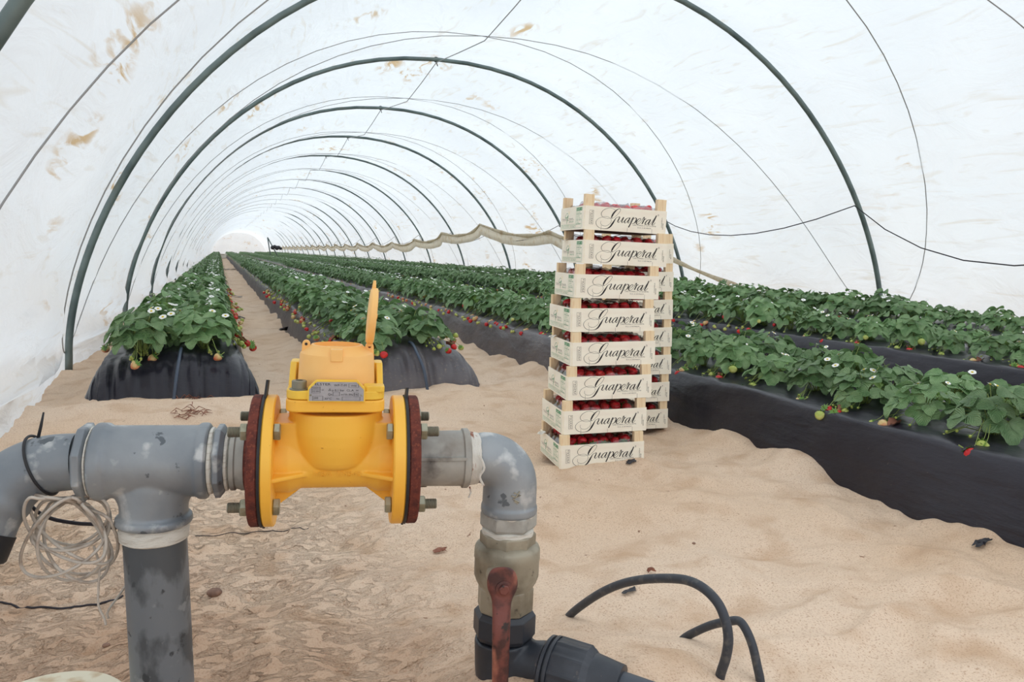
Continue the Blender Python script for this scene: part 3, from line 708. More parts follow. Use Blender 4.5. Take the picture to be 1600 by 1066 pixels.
# lettering of the front board, traced in the photo's enlargement and straightened: (x, y, width)
WORD = [
 [(318, 398, 4), (312, 442, 4), (350, 482, 5), (420, 490, 5), (485, 450, 5), (505, 400, 5), (485, 350, 4), (425, 322, 4), (345, 325, 4), (265, 355, 5), (225, 415, 7), (250, 485, 7), (320, 532, 6), (420, 542, 9), (485, 512, 24), (530, 450, 30), (562, 395, 20), (588, 352, 9), (622, 335, 5)],
 [(580, 215, 4), (520, 178, 4), (440, 163, 5), (350, 200, 7), (312, 260, 8), (335, 315, 5), (400, 348, 4), (470, 355, 4), (540, 345, 4), (600, 300, 5), (645, 245, 5), (662, 200, 6), (640, 184, 6), (600, 198, 14), (550, 245, 28), (515, 305, 28), (506, 345, 12), (530, 356, 5)],
 [(622, 338, 5), (655, 333, 12), (640, 375, 20), (624, 412, 18), (640, 434, 8), (680, 400, 5), (715, 350, 5)],
 [(728, 340, 18), (712, 380, 20), (696, 418, 18), (708, 440, 7), (745, 408, 5)],
 [(838, 368, 5), (815, 355, 7), (780, 372, 14), (752, 412, 18), (750, 442, 12), (775, 442, 6), (810, 405, 5), (836, 362, 5)],
 [(846, 350, 18), (826, 398, 20), (810, 430, 16), (824, 450, 7), (858, 415, 5), (900, 350, 5)],
 [(912, 345, 16), (885, 410, 20), (856, 475, 20), (828, 530, 20)],
 [(868, 445, 5), (905, 385, 6), (945, 358, 8), (968, 378, 18), (950, 430, 18), (915, 462, 7), (885, 460, 5)],
 [(978, 445, 5), (1022, 420, 6), (1050, 388, 9), (1030, 370, 8), (990, 400, 14), (968, 445, 18), (988, 476, 10), (1030, 460, 5), (1070, 415, 5)],
 [(1068, 418, 5), (1098, 362, 12), (1112, 352, 12), (1112, 378, 8)],
 [(1118, 378, 16), (1098, 425, 20), (1076, 472, 18)],
 [(1100, 425, 5), (1128, 385, 9), (1146, 384, 13)],
 [(1222, 408, 5), (1200, 398, 7), (1165, 415, 14), (1138, 455, 18), (1136, 484, 12), (1160, 484, 6), (1195, 447, 5), (1220, 402, 5)],
 [(1230, 393, 18), (1212, 440, 20), (1196, 474, 16), (1210, 494, 7), (1244, 458, 5), (1290, 400, 5), (1330, 335, 5)],
 [(1338, 325, 18), (1310, 390, 22), (1284, 445, 22), (1266, 482, 16), (1280, 502, 7), (1326, 455, 5)],
 [(1362, 318, 4), (1370, 308, 4), (1380, 318, 4), (1372, 334, 4), (1362, 326, 4)],
]
def ribbon(mb, pts, fn, m, n=5):
    """flat ink ribbon in board coordinates, width in the third value"""
    P = crom([(p[0], p[1], p[2]) for p in pts], n); vs = []
    for i, p in enumerate(P):
        a = P[max(i-1, 0)]; b = P[min(i+1, len(P)-1)]; dx, dy = b.x-a.x, b.y-a.y; l = math.hypot(dx, dy) or 1
        w = max(p.z, 3.2)*.5; vs += [fn(p.x-dy/l*w, p.y+dx/l*w), fn(p.x+dy/l*w, p.y-dx/l*w)]
    mb.add(vs, [(2*i, 2*i+1, 2*i+3, 2*i+2) for i in range(len(P)-1)], m)
def frame(mb, x0, y0, x1, y1, w, fn, m):
    for a, b, c, d in ((x0, y0, x1, y0+w), (x0, y1-w, x1, y1), (x0, y0, x0+w, y1), (x1-w, y0, x1, y1)):
        mb.add([fn(a, b), fn(c, b), fn(c, d), fn(a, d)], [(0, 1, 2, 3)], m)
def front_board(full=True):
    mb = MB(); mb.box((0, -.0035, 0), (CW, 0, CB), 'board')
    e = [-.0037]
    def g(x, y):       # traced photo coordinates -> board
        s = (x-18)/1505; t = (y-103-150*s)/(440-12*s); return (s*CW, e[0], (1-t)*CB)
    fb = lambda x, y: (x, e[0], y)
    for k, st in enumerate(WORD): e[0] = -.0037-.00006*k; ribbon(mb, st, g, 'ink')
    e[0] = -.0037
    for x0, y0, y1 in ((325, 478, 578), (810, 540, 625), (1270, 575, 660)): ribbon(mb, [(x0, y0, 4), (x0, y1, 4)], g, 'ink2', 1)
    frame(mb, .0165, .019, .0315, .067, .0008, fb, 'ink2')
    rot = lambda x0: (lambda x, y: (x0-y, e[0], x))
    put_text(mb, 'FRESAS', rot(.0285), .022, 0, .0052, .043, 'ink2'); put_text(mb, 'CATEGORIA', rot(.0285), .022, .006, .0035, .036, 'ink2')
    put_text(mb, 'CAÑO GUAPERAL, S.L. N.I.F. B-21207706', fb, .176, .0235, .0042, .088, 'ink2')
    put_text(mb, 'R.S.S. 21.0019062/H', fb, .196, .0155, .0042, .050, 'ink2')
    put_text(mb, 'ENVASE', rot(.292), .018, 0, .0042, .020, 'ink'); put_text(mb, 'MADERA', rot(.287), .024, 0, .0035, .034, 'ink2')
    ribbon(mb, [(.2965, .058, 0), (.292, .068, 0)], lambda x, y: (x, e[0], y), 'ink2', 1) if False else None
    return mb
def side_board():
    """long side seen at the left: local x = 0, running in +y, read from the outside"""
    mb = MB(); mb.box((-.0035, 0, 0), (0, CD, CB), 'board'); 
    e = -.0037; f = lambda x, y: (e, CD-x*CD, y*CB)      # x 0..1 left to right seen from outside
    def q(x0, y0, x1, y1, m, de=0): mb.add([(e-de, CD-x0*CD, y0*CB), (e-de, CD-x1*CD, y0*CB), (e-de, CD-x1*CD, y1*CB), (e-de, CD-x0*CD, y1*CB)], [(0, 1, 2, 3)], m)
    q(.70, .80, .93, .94, 'green_ink'); g2 = lambda x, y: (e-.0002, CD-x*CD, y*CB)
    put_text(mb, 'CAT. II', g2, .72, .83, .08, .19, 'board')
    for k, (t, w, m) in enumerate([('Variedad', .15, 'pale_green_ink'), ('FRESA', .21, 'green_ink'), ('Calibre', .14, 'pale_green_ink'), ('22 mm', .17, 'pale_green_ink'), ('PESO NETO', .21, 'green_ink'), ('2 kg', .09, 'pale_green_ink'), ('ESPAÑA', .17, 'green_ink')]):
        put_text(mb, t, f, .71, .72-.085*k, .06, w, m)
    for x in (.685,): q(x, .08, x+.006, .95, 'pale_green_ink')
    for a in ((.04, .07, .93, .08), (.04, .235, .93, .245), (.04, .07, .046, .245), (.925, .07, .931, .60), (.42, .07, .426, .245)): q(a[0], a[1], a[2], a[3], 'pale_green_ink')
    put_text(mb, 'PRODUCCION INTEGRADA', f, .07, .175, .045, .33, 'pale_green_ink'); put_text(mb, 'CONTROL DE CALIDAD', f, .07, .115, .045, .33, 'pale_green_ink')
    put_text(mb, 'MOGUER (HUELVA)', f, .45, .16, .045, .22, 'pale_green_ink'); put_text(mb, 'N.R. 21/0062', f, .47, .10, .045, .18, 'green_ink')
    put_text(mb, 'Producción', f, .08, .47, .06, .21, 'ink2'); put_text(mb, 'Integrada', f, .37, .47, .06, .20, 'ink2')
    q(.08, .43, .60, .44, 'ink2'); put_text(mb, 'ANDALUCIA', f, .39, .33, .06, .20, 'green_ink')
    ribbon(mb, [(.35, .70, .008), (.30, .74, .012), (.25, .68, .012), (.22, .58, .018), (.27, .56, .022), (.33, .60, .03), (.345, .66, .035), (.325, .62, .035), (.32, .50, .035), (.30, .40, .03), (.29, .30, .02)], lambda x, y: (e-.0001, CD-x*CD, y*CB), 'green_ink') if False else None
    pts = [(.34, .70), (.29, .75), (.24, .68), (.215, .57), (.27, .55), (.32, .60), (.34, .66), (.33, .58), (.315, .48), (.30, .38), (.295, .27)]
    wd = [.008, .012, .012, .02, .02, .022, .03, .036, .04, .03, .012]
    P = crom([(x, y, w) for (x, y), w in zip(pts, wd)], 4); vs = []
    for i, p in enumerate(P):
        a = P[max(i-1, 0)]; b = P[min(i+1, len(P)-1)]; dx, dy = (b.x-a.x)*CD, (b.y-a.y)*CB; l = math.hypot(dx, dy) or 1; w = p.z*.5*CD*.5
        for s in (1, -1): vs.append((e-.0002, CD-(p.x*CD-dy/l*w*s), p.y*CB+dx/l*w*s))
    mb.add(vs, [(2*i, 2*i+1, 2*i+3, 2*i+2) for i in range(len(P)-1)], 'green_ink')
    for k in range(7):
        a = 2*PI*k/7; x, y = .375, .76
        mb.add([(e-.0002, CD-(x*CD+.002*math.cos(a-.3)), y*CB+.002*math.sin(a-.3)), (e-.0002, CD-(x*CD+.009*math.cos(a)), y*CB+.009*math.sin(a)), (e-.0002, CD-(x*CD+.002*math.cos(a+.3)), y*CB+.002*math.sin(a+.3))], [(0, 1, 2)], 'yellow_ink')
    ribbon(mb, [(.955, .85, .008), (.965, .95, .008)], f, 'ink2', 1) if False else None
    return mb
def post_mb(x, y, h): 
    mb = MB(); mb.box((x, y, 0), (x+.032, y+.022, h), 'pine'); return mb
def make_wrap(seed):
    rnd = random.Random(seed); mb = MB(); n = 18; V = []
    for i in range(n+1):
        for j in range(n+1):
            x = .012+(CW-.024)*i/n; y = .010+(CD-.02)*j/n
            z = CB+.012+.012*float(vn(np.array(i*.55+seed*3.1), np.array(j*.5)))+.006*float(vn(np.array(i*1.3+seed), np.array(j*1.7)))
            ed = min(i, j, n-i, n-j)
            if ed == 0: z = CB-.012
            V.append((x, y, min(z, CP-.004)))
    mb.add(V, [tuple(int(c) for c in f) for f in grid_faces(n+1, n+1)], 'clear')
    return mb
def flap_mb(seed):
    rnd = random.Random(seed); mb = MB(); V = []
    for i in range(6):
        for j in range(4):
            V.append((-.001-.006*i+.0*j, .185+.016*j*(1-.12*i), CB+.003+.003*math.sin(i*1.3+j+seed)+(-.001*i)))
    mb.add(V, [tuple(int(c) for c in f) for f in grid_faces(6, 4)], 'white'); return mb
fbm_ = front_board(); sbm_ = side_board()
FBM = fbm_.mesh('front_board'); SBM = sbm_.mesh('side_board')
bb = MB(); bb.box((0, CD, 0), (CW, CD+.0035, CB), 'board'); BBM = bb.mesh('back_board')
rb = MB(); rb.box((CW, 0, 0), (CW+.0035, CD, CB), 'board'); RBM = rb.mesh('side_board')
sl = MB()
for k in range(5): y = .004+k*.051; sl.box((.002, y, .001), (CW-.002, y+.043, .006), 'slat')
SLM = sl.mesh('bottom_slats')
POS = [(0.0005, .0005), (CW-.0325, .0005), (0.0005, CD-.0225), (CW-.0325, CD-.0225)]
PM = [post_mb(x, y, CP-.001).mesh('corner_post') for x, y in POS]
PMT = [post_mb(x, y, CP+.004).mesh('corner_post') for x, y in POS]
WR = [make_wrap(s).mesh('clear_wrap') for s in range(4)]
for w in WR: w.polygons.foreach_set('use_smooth', [True]*len(w.polygons))
FLP = flap_mb(1).mesh('white_flap')
def crate(mtx, label, group, seed, topc=False, cells=None, wlab=''):
    t = thing('strawberry_crate', label, 'crate', group=group, mtx=mtx)
    link('front_board', FBM, t); link('side_board', SBM, t); link('side_board', RBM, t); link('back_board', BBM, t); link('bottom_slats', SLM, t)
    for p in (PMT if topc else PM): link('corner_post', p, t)
    link('clear_wrap', WR[seed % 4], t)
    if seed % 3 == 0: link('wrap_corner', FLP, t)
    rnd = random.Random(seed*31)
    for (i, j) in cells:
        p = Vector((.052+i*.0395+rnd.uniform(-.003, .003), .046+j*.041+rnd.uniform(-.003, .003), .077+rnd.uniform(-.003, .006)))
        s = rnd.uniform(.98, 1.14); b = Matrix.Translation(p) @ Matrix.Rotation(rnd.uniform(0, 6.28), 4, 'Z') @ Matrix.Rotation(2.3+rnd.uniform(-.35, .35), 4, 'X') @ Matrix.Scale(s, 4)
        o = bpy.data.objects.new('strawberry', FR['deep']); COL.objects.link(o); o.matrix_basis = mtx @ b; WM[o] = o.matrix_basis
        tag(o, 'ripe strawberry packed in the '+wlab, 'strawberry', 'strawberries in the '+wlab); link('calyx', CX, o)
THC = math.radians(-13)+0  # heading of the crates' front relative to the picture plane
def crate_axes(roll, tw):
    a = math.radians(20)-math.radians(13)-tw       # angle below world X of the picture's right direction
    x = Vector((math.cos(a), -math.sin(a), 0)); y = Vector((math.sin(a), math.cos(a), 0)); z = Vector((0, 0, 1))
    r = Matrix.Rotation(roll, 3, y); x = r @ x; z = r @ z
    return x, y, z
FC = [(912, 357), (912, 411), (899, 466), (893, 521), (893.6, 574), (887, 626), (880.4, 680), (876, 733)]
FRl = [3.3, 2.7, 1.9, .9, .2, 0, 0, 0]; tws = [0, .01, -.02, 0, .015, -.01, 0, .02]
base = onz(876, 733, .0); zb = gz(1.10, 2.5)
dep = (base-CC).dot(cF)
names = ['topmost', 'second from the top', 'third from the top', 'fourth from the top', 'fourth from the bottom', 'third from the bottom', 'second from the bottom', 'bottom']
allc = [(i, j) for i in range(6) for j in range(5)]; frontc = [(i, j) for i in range(6) for j in range(5) if j < 2 or i < 2]
for k in range(8):
    u, v = FC[7-k]; z = .0+CP*k
    # keep the stack on one vertical line in depth; sideways offset follows the photo
    d = dep*1.0; p = atd(u, v, d)
    for _ in range(4):
        dz = z-p.z; d += 0; p = atd(u, v, d)
    hz = Vector((p.x, p.y, z))
    roll = math.radians(FRl[7-k]); x, y, zz = crate_axes(roll, tws[k])
    mt = Matrix((x, y, zz)).transposed().to_4x4(); mt.translation = hz
    if k == 0: bz0 = hz
    nm = names[7-k]
    crate(mt, '%s crate of the front stack, with the script lettering' % nm, 'crates in the front stack', k+3, k == 7, allc if k in (7,) else frontc, '%s crate of the front stack' % nm)
bn = ['topmost', 'second from the top', 'third from the top', 'middle', 'third from the bottom', 'second from the bottom', 'bottom']
BR = [1048, 1049, 1049, 1048.6, 1048.6, 1046.5, 1045]
pb = onz(1045, 672, 0); db = (pb-CC).dot(cF); 
for k in range(7):
    x, y, zz = crate_axes(0, .01*((k*7) % 3-1)); pr = atd(BR[6-k], 530, db)
    hz = Vector((pr.x, pr.y, 0))-x*CW; hz.z = CP*k*.985
    mt = Matrix((x, y, zz)).transposed().to_4x4(); mt.translation = hz
    crate(mt, '%s crate of the rear stack, half hidden by the front one' % bn[6-k], 'crates in the rear stack', k+20, k == 6, [(i, j) for i in range(3, 6) for j in range(2)] if k < 6 else [(i, j) for i in range(2, 6) for j in range(4)], '%s crate of the rear stack' % bn[6-k])
# ---------------------------------------------------------------- the pipe run with the water meter
hA = math.radians(8.5)
O_ = atd(524, 720, 1.25)
aX = Vector((math.cos(hA), -math.sin(hA), 0)); aY = Vector((math.sin(hA), math.cos(hA), 0)); aZ = Vector((0, 0, 1))
def onaxis(u, v):
    d = ray(u, v); t = (O_-CC).dot(aY)/d.dot(aY); p = CC+d*t-O_; return p.dot(aX), p.z
s0, z0 = onaxis(200, 721); s1, z1 = onaxis(700, 716); tl = math.atan2(z1-z0, s1-s0)
aX = (aX*math.cos(tl)+aZ*math.sin(tl)).normalized(); aZ2 = aX.cross(aY)
O_ = O_+Vector((0, 0, 1))*(z0-s0*math.tan(tl))
F_ = Matrix((aX, aY, aZ2)).transposed().to_4x4(); F_.translation = O_
def lp(u, v, y=0.):
    """pixel -> run coordinates (s, z) on the plane y"""
    d = ray(u, v); t = (O_+aY*y-CC).dot(aY)/d.dot(aY); p = CC+d*t-O_; return p.dot(aX), p.dot(aZ2)
sx_ = lambda u, v=720, r=.0: lp(u, v, -r)[0]
sf = lambda u: lp(u, 720, -.1)[0]
sp_ = lambda u: lp(u, 721, -.052)[0]
def base_at(s, z=0, y=0): m = F_.copy(); m.translation = O_+aX*s+aZ2*z+aY*y; return m
XD = (1, 0, 0)
def hexrf(t, h): 
    a = (t+PI/6) % (PI/3)-PI/6; return min(math.cos(PI/6)/math.cos(a)*1.0, 1.0)/math.cos(PI/6)*.93
def octrf(t, h):
    a = (t+PI/8) % (PI/4)-PI/8; return math.cos(PI/8)/math.cos(a)
def hex6(t, h):
    a = t % (PI/3)-PI/6; return math.cos(PI/6)/math.cos(a)
def hexnut(mb, o, d, h, r, m, c=.12):
    mb.lathe([(0, r*(1-c)), (h*.14, r), (h*.86, r), (h, r*(1-c))], o, d, 48, m, rf=hex6)
# --- water meter
t = thing('water_meter', 'yellow flanged water meter with open hinged lid, between the rusty flanges', 'water meter', mtx=base_at(0, -.1))
fl0, fl1, fr0, fr1 = sf(404.5), sf(423), sf(616), sf(636.5)
mb = MB(); W_ = F_
mb.lathe([(fl1-.004, .050), (fl1+.02, .050), (-.05, .0435), (.05, .0435), (fr0-.02, .050), (fr0+.004, .050)], d=XD, seg=48, T=W_)
mb.lathe([(-.010, .03), (-.004, .050), (.000, .0545), (.006, .058), (.018, .0625), (.034, .067), (.05, .0695), (.075, .0705), (.082, .0705)], seg=64, T=W_)     # bowl
mb.box((fl1-.002, -.040, .020), (-.045, .040, .066), T=W_, ch=.006); mb.box((.045, -.040, .020), (fr0+.002, .040, .066), T=W_, ch=.006)
for sg, f0 in ((-1, fl1), (1, fr0)):       # stiffening webs
    x0, x1 = (f0-.002, f0+.048) if sg < 0 else (f0-.048, f0+.002)
    a, b = (x0, x1) if sg < 0 else (x1, x0)
    for th in (-.0035,):
        vs = [(a, th, -.075), (a, th, -.03), (b, th, -.036), (a, -th, -.075), (a, -th, -.03), (b, -th, -.036)]
        mb.add(vs, [(0, 1, 2), (5, 4, 3), (0, 3, 4, 1), (1, 4, 5, 2), (2, 5, 3, 0)], T=W_)
    vs = [(a, -.078, -.010), (a, -.03, -.010), (b, -.042, -.010), (a, -.078, -.003), (a, -.03, -.003), (b, -.042, -.003)]
    mb.add([(x, y, z-.006) for x, y, z in vs], [(0, 1, 2), (5, 4, 3), (0, 3, 4, 1), (1, 4, 5, 2), (2, 5, 3, 0)], T=W_)
body = mb.build('meter_body', 'yellow', t, world=True, smooth=180, mods=[rm(.0016), smo(4)])
for nm_, a, b in (('flange', fl0, fl1), ('flange', fr0, fr1)):
    q = MB(); rN = .1005
    q.lathe([(a, rN-.002), (a+.002, rN), (b-.002, rN), (b, rN-.002)], d=XD, seg=96, T=W_)
    q.build(nm_, 'yellow', t, world=True, smooth=30)
q = MB(); v_, f_, xa, xb = text_mesh('MSA 1N5432', .06); sc_ = (lp(572, 732)[0]-lp(492, 732)[0])/(xb-xa)
def cyl(p):
    z = -.0165+p[1]*.0125; r = .0440+max(0, p[2])*.022; return (lp(492, 732)[0]+(p[0]-xa)*sc_, -math.sqrt(max(r*r-z*z, 0)), z)
q.add([cyl(p) for p in v_], f_, 'yellow', W_); q.build('cast_lettering', 'yellow', t, world=True, smooth=0)
def zt(v, y=-.07): return lp(525, v, y)[1]
cx_ = sx_(525, 640)
zp0, zp1, zp2 = zt(645), zt(626), zt(611.5)
q = MB(); hw = .0715; rc = .02
pl = []
for (sx2, sy2) in ((1, -1), (1, 1), (-1, 1), (-1, -1)):
    a0 = {(1, -1): -90, (1, 1): 0, (-1, 1): 90, (-1, -1): 180}[(sx2, sy2)]
    for k in range(7): a = math.radians(a0+15*k); pl.append((sx2*(hw-rc)+rc*math.cos(a), sy2*(hw-rc)+rc*math.sin(a)))
q.prism([(x+cx_, y) for x, y in pl], zp0, zp1, T=W_); q.build('body_flange', 'yellow', t, world=True, smooth=40, mods=[bev(.0025, 3)])
q = MB(); q.prism([(x*.99+cx_, y*.99) for x, y in pl], zp1+.0008, zp2, T=W_)
for sg in (-1, 1):      # raised ears at the back corners
    x0 = cx_+sg*.0705
    q.box((min(x0, x0-sg*.013), .02, zp2-.002), (max(x0, x0-sg*.013), .060, zp2+.030), T=W_, ch=.004)
    vs = [(x0, -.02, zp2-.001), (x0, .021, zp2-.001), (x0, .021, zp2+.030), (x0-sg*.010, -.02, zp2-.001), (x0-sg*.010, .021, zp2-.001), (x0-sg*.010, .021, zp2+.030)]
    q.add(vs, [(0, 1, 2), (5, 4, 3), (0, 3, 4, 1), (1, 4, 5, 2), (2, 5, 3, 0)], T=W_)
q.box((cx_+.040, -.069, zp2-.002), (cx_+.0705, -.040, zp2+.0075), T=W_, ch=.004)
q.build('cover_ring', 'lemon', t, world=True, smooth=40, mods=[bev(.0015, 2)])
# nameplate bracket and plate, leaning back a little
pu0, pu1 = lp(481, 612, -.073)[0], lp(570.5, 612, -.073)[0]; pz0, pz1 = zt(628.5, -.075), zt(595, -.073)
def plate_poly(g): w0, w1, z0_, z1_ = pu0+g, pu1-g, pz0+g, pz1-g; c = .011; return [(w0, z0_), (w1, z0_), (w1, z1_-c), (w1-c, z1_), (w0+c, z1_), (w0, z1_-c)]
lean = lambda y, z: y+.12*(z-pz0)
q = MB(); n = 6; A = plate_poly(0)
q.add([(x, lean(-.0765, z), z) for x, z in A]+[(x, lean(-.066, z), z) for x, z in A], [tuple(range(n)), tuple(range(2*n-1, n-1, -1))]+[(i, n+i, n+(i+1) % n, (i+1) % n) for i in range(n)], T=W_)
q.build('plate_bracket', 'lemon', t, world=True, smooth=0, mods=[bev(.0008, 2)])
q = MB(); A = plate_poly(.002)
q.add([(x, lean(-.0774, z), z) for x, z in A]+[(x, lean(-.0764, z), z) for x, z in A], [tuple(range(n)), tuple(range(2*n-1, n-1, -1))]+[(i, n+i, n+(i+1) % n, (i+1) % n) for i in range(n)], 'plate', W_)
pw = pu1-pu0-.004; ph_ = pz1-pz0-.004
def pf(x, y): z = pz0+.002+y*ph_; return W_ @ Vector((pu0+.002+x*pw, lean(-.0777, z), z))
def pt(txt, px0, py0, px1, h, m='ink'):     # pixel coordinates in the enlarged plate (120..1490, 100..590)
    X = lambda x: (x-120)/1370; Yy = lambda y: 1-(y-105)/485
    put_text(q, txt, pf, X(px0), Yy(py0), h/485, X(px1)-X(px0), m)
def pfr(x0, y0, x1, y1): frame(q, (x0-120)/1370, 1-(y1-105)/485, (x1-120)/1370, 1-(y0-105)/485, .006, pf, 'ink')
pt('ELSTER', 262, 192, 650, 58); pt('WP-T-M', 735, 210, 1050, 52); pt('WAI', 1160, 215, 1300, 44); pfr(1105, 140, 1360, 240)
pt('18A001', 200, 275, 380, 34); pt('02.001', 205, 362, 375, 34); pt('01', 430, 325, 478, 34); pfr(180, 225, 395, 388); q.add([pf((180-120)/1370, 1-(306-105)/485), pf((400-120)/1370, 1-(306-105)/485), pf((400-120)/1370, 1-(300-105)/485), pf((180-120)/1370, 1-(300-105)/485)], [(0, 1, 2, 3)], 'ink')
pt('Δ', 600, 330, 665, 56); pt('p 0.1 bar', 690, 338, 1000, 50); pt('CL.A', 1055, 338, 1235, 50); pt('H', 1300, 338, 1345, 46)
pt('Qn', 590, 445, 695, 50); pfr(710, 360, 880, 458); pt('m³/h', 915, 445, 1080, 46); pt('PN', 1115, 450, 1215, 48); pt('16', 1262, 445, 1335, 54); pfr(1240, 372, 1358, 466)
pfr(205, 465, 465, 575); pt('200', 225, 540, 345, 50); pt('30°C', 500, 555, 680, 50); pt('Nr.', 805, 555, 890, 46); pfr(945, 480, 1400, 575)
for x in (160, 1440):
    c = pf((x-120)/1370, 1-(440-105)/485); q.sphere(tuple(c), .0014, 'zinc', su=8, sv=6)
q.build('name_plate', 'plate', t, world=True, smooth=0)
# socket-head bolt on the cover, left front corner
bx_, bz_ = lp(467.5, 604, -.058)
q = MB(); zb_ = zp2
q.lathe([(0, .014), (.0015, .014), (.002, .0108), (.0125, .0108), (.0135, .0098), (.0135, .0055), (.008, .0055)], (bx_, -.056, zb_), seg=28, m='thread', T=W_)
q.build('cap_bolt', 'thread', t, world=True, smooth=35)
q = MB(); q.lathe([(0, .008), (.012, .008), (.013, .007)], (cx_+.058, .052, zp2), seg=20, m='thread', T=W_); q.build('cap_bolt', 'thread', t, world=True, smooth=35)
# dial housing
dz0, dz1, dz2 = zp2-.003, zt(559, -.055), zt(543, -.04)
q = MB(); q.lathe([(dz0, .0585), (dz1-.002, .0555), (dz1+.001, .0545), (dz2-.002, .0400), (dz2, .0385), (dz2+.0005, .0350), (dz2-.006, .0345), (dz2-.007, .001)], (cx_, 0, 0), seg=72, m='peach', T=W_, caps=True)
q.build('dial_housing', 'peach', t, world=True, smooth=30)
q = MB(); q.box((cx_-.009, -.0575, dz1-.006), (cx_+.009, -.038, dz2-.0015), 'peach', W_, ch=.001); q.build('front_catch', 'peach', t, world=True, smooth=30, mods=[bev(.001)])
for (ua, ub, va, vb, nm) in ((472.5, 484.5, 531, 553, 'lug'), (571, 583.5, 535, 556, 'hinge_lug')):
    xa, za = lp(ua, va); xb2, zb2 = lp(ub, vb); q = MB(); w = (xb2-xa)/2; cxx = (xa+xb2)/2
    pr = [(cxx-w-.002, zb2-.02), (cxx+w+.0015, zb2-.02), (cxx+w, za-w)]+[(cxx+w*math.cos(a), za-w+w*math.sin(a)) for a in [PI*k/8 for k in range(1, 8)]]+[(cxx-w, za-w)]
    n2 = len(pr); q.add([(x, -.004, z) for x, z in pr]+[(x, .004, z) for x, z in pr], [tuple(range(n2)), tuple(range(2*n2-1, n2-1, -1))]+[(i, n2+i, n2+(i+1) % n2, (i+1) % n2) for i in range(n2)], 'peach', W_)
    q.lathe([(0, .0022), (.0003, .0022)], (cxx, -.0043, za-w), (0, -1, 0), 14, 'rust' if nm != 'lug' else 'rubber', W_)
    q.build(nm, 'peach', t, world=True, smooth=30)
    if nm != 'lug': hx, hz_ = cxx, za-w
# open lid: a shallow disc on edge
l0 = lp(575.5, 537); l1 = lp(584.5, 450); dv = Vector((l1[0]-l0[0], 0, l1[1]-l0[1])); ld = dv.length; dv.normalize(); nv = Vector((-dv.z, 0, dv.x))
cen = Vector((l0[0], 0, l0[1]))+dv*ld/2+nv*(-.001)
q = MB(); q.lathe([(-.0062, ld/2-.003), (-.005, ld/2), (.003, ld/2), (.0055, ld/2-.003), (.0062, ld/2-.010)], cen, nv, 72, 'peach', W_)
q.lathe([(-.0085, .004), (-.006, .004)], cen+dv*.0, nv, 16, 'peach', W_)
li = q.build('lid', 'peach', t, world=True, smooth=30)
q = MB(); b0 = cen+dv*(ld/2-.004)+nv*.001; b1 = b0+dv*.0155
q.tube([b0-Vector((0, 0, 0)), b0*.5+b1*.5, b1], [.0034, .003, .0021], 10, 'peach', W_); q.build('lid_tab', 'peach', li, world=True, smooth=180)
q = MB(); q.tube([Vector((hx, -.0035, hz_)), cen-dv*(ld/2-.006)], .0038, 8, 'peach', W_); q.build('hinge_arm', 'peach', li, world=True, smooth=180)
# --- rusty counter flanges, gaskets
gl0, gl1 = sf(400), fl0; gr0, gr1 = fr1, sf(641)
rl0 = sf(382); rr1 = sf(659)
def flg(a, b, hub, lab):
    t = thing('rusty_flange', lab, 'flange', mtx=base_at((a+b)/2, -.1), group='counter flanges'); q = MB()
    q.lathe([(a, .0985), (a+.002, .1005), (b-.002, .1005), (b, .0985)], d=XD, seg=96, T=F_); q.build('disc', 'rust', t, world=True, smooth=30)
    q = MB(); q.lathe([(hub[0], .046), (hub[0]+.001, .048), (hub[1], .050)], d=XD, seg=48, T=F_); q.build('hub', 'rust', t, world=True, smooth=30)
flg(rl0, gl0-.0002, (rl0-.009, rl0+.002), 'rust-brown round flange bolted to the left end of the yellow meter')
flg(gr1+.0002, rr1, (rr1-.002, rr1+.004), 'rust-brown round flange bolted to the right end of the yellow meter')
for (a, b, ut, vt, lab, ln) in ((gl0, gl1, 411, 600, 'black rubber gasket with long tabs, left side of the meter', 1), (gr0, gr1, 637, 607, 'black rubber gasket with a short tab, right side of the meter', .6)):
    q = MB(); q.lathe([(a, .1015), (b, .1015)], d=XD, seg=80, T=F_)
    m_ = (a+b)/2; h = .0018
    zt1 = .1+.026*ln; dx = .004*ln
    q.add([(m_-h, -.018, .09), (m_+h, -.018, .09), (m_+h, .018, .09), (m_-h, .018, .09), (m_-h+dx, -.009, zt1), (m_+h+dx, -.009, zt1), (m_+h+dx, .012, zt1-.004), (m_-h+dx, .012, zt1-.004)], [(3, 2, 1, 0), (4, 5, 6, 7), (0, 1, 5, 4), (1, 2, 6, 5), (2, 3, 7, 6), (3, 0, 4, 7)], 'rubber', F_)
    q.add([(m_-h, -.012, -.095), (m_+h, -.012, -.095), (m_+h, .012, -.095), (m_-h, .012, -.095), (m_-h, -.006, -.1065), (m_+h, -.006, -.1065), (m_+h, .006, -.1065), (m_-h, .006, -.1065)], [(0, 1, 2, 3), (7, 6, 5, 4), (4, 5, 1, 0), (5, 6, 2, 1), (6, 7, 3, 2), (7, 4, 0, 3)], 'rubber', F_)
    tag(q.build('gasket', 'rubber', smooth=30), lab, 'gasket', 'flange gaskets')
pcr = .080
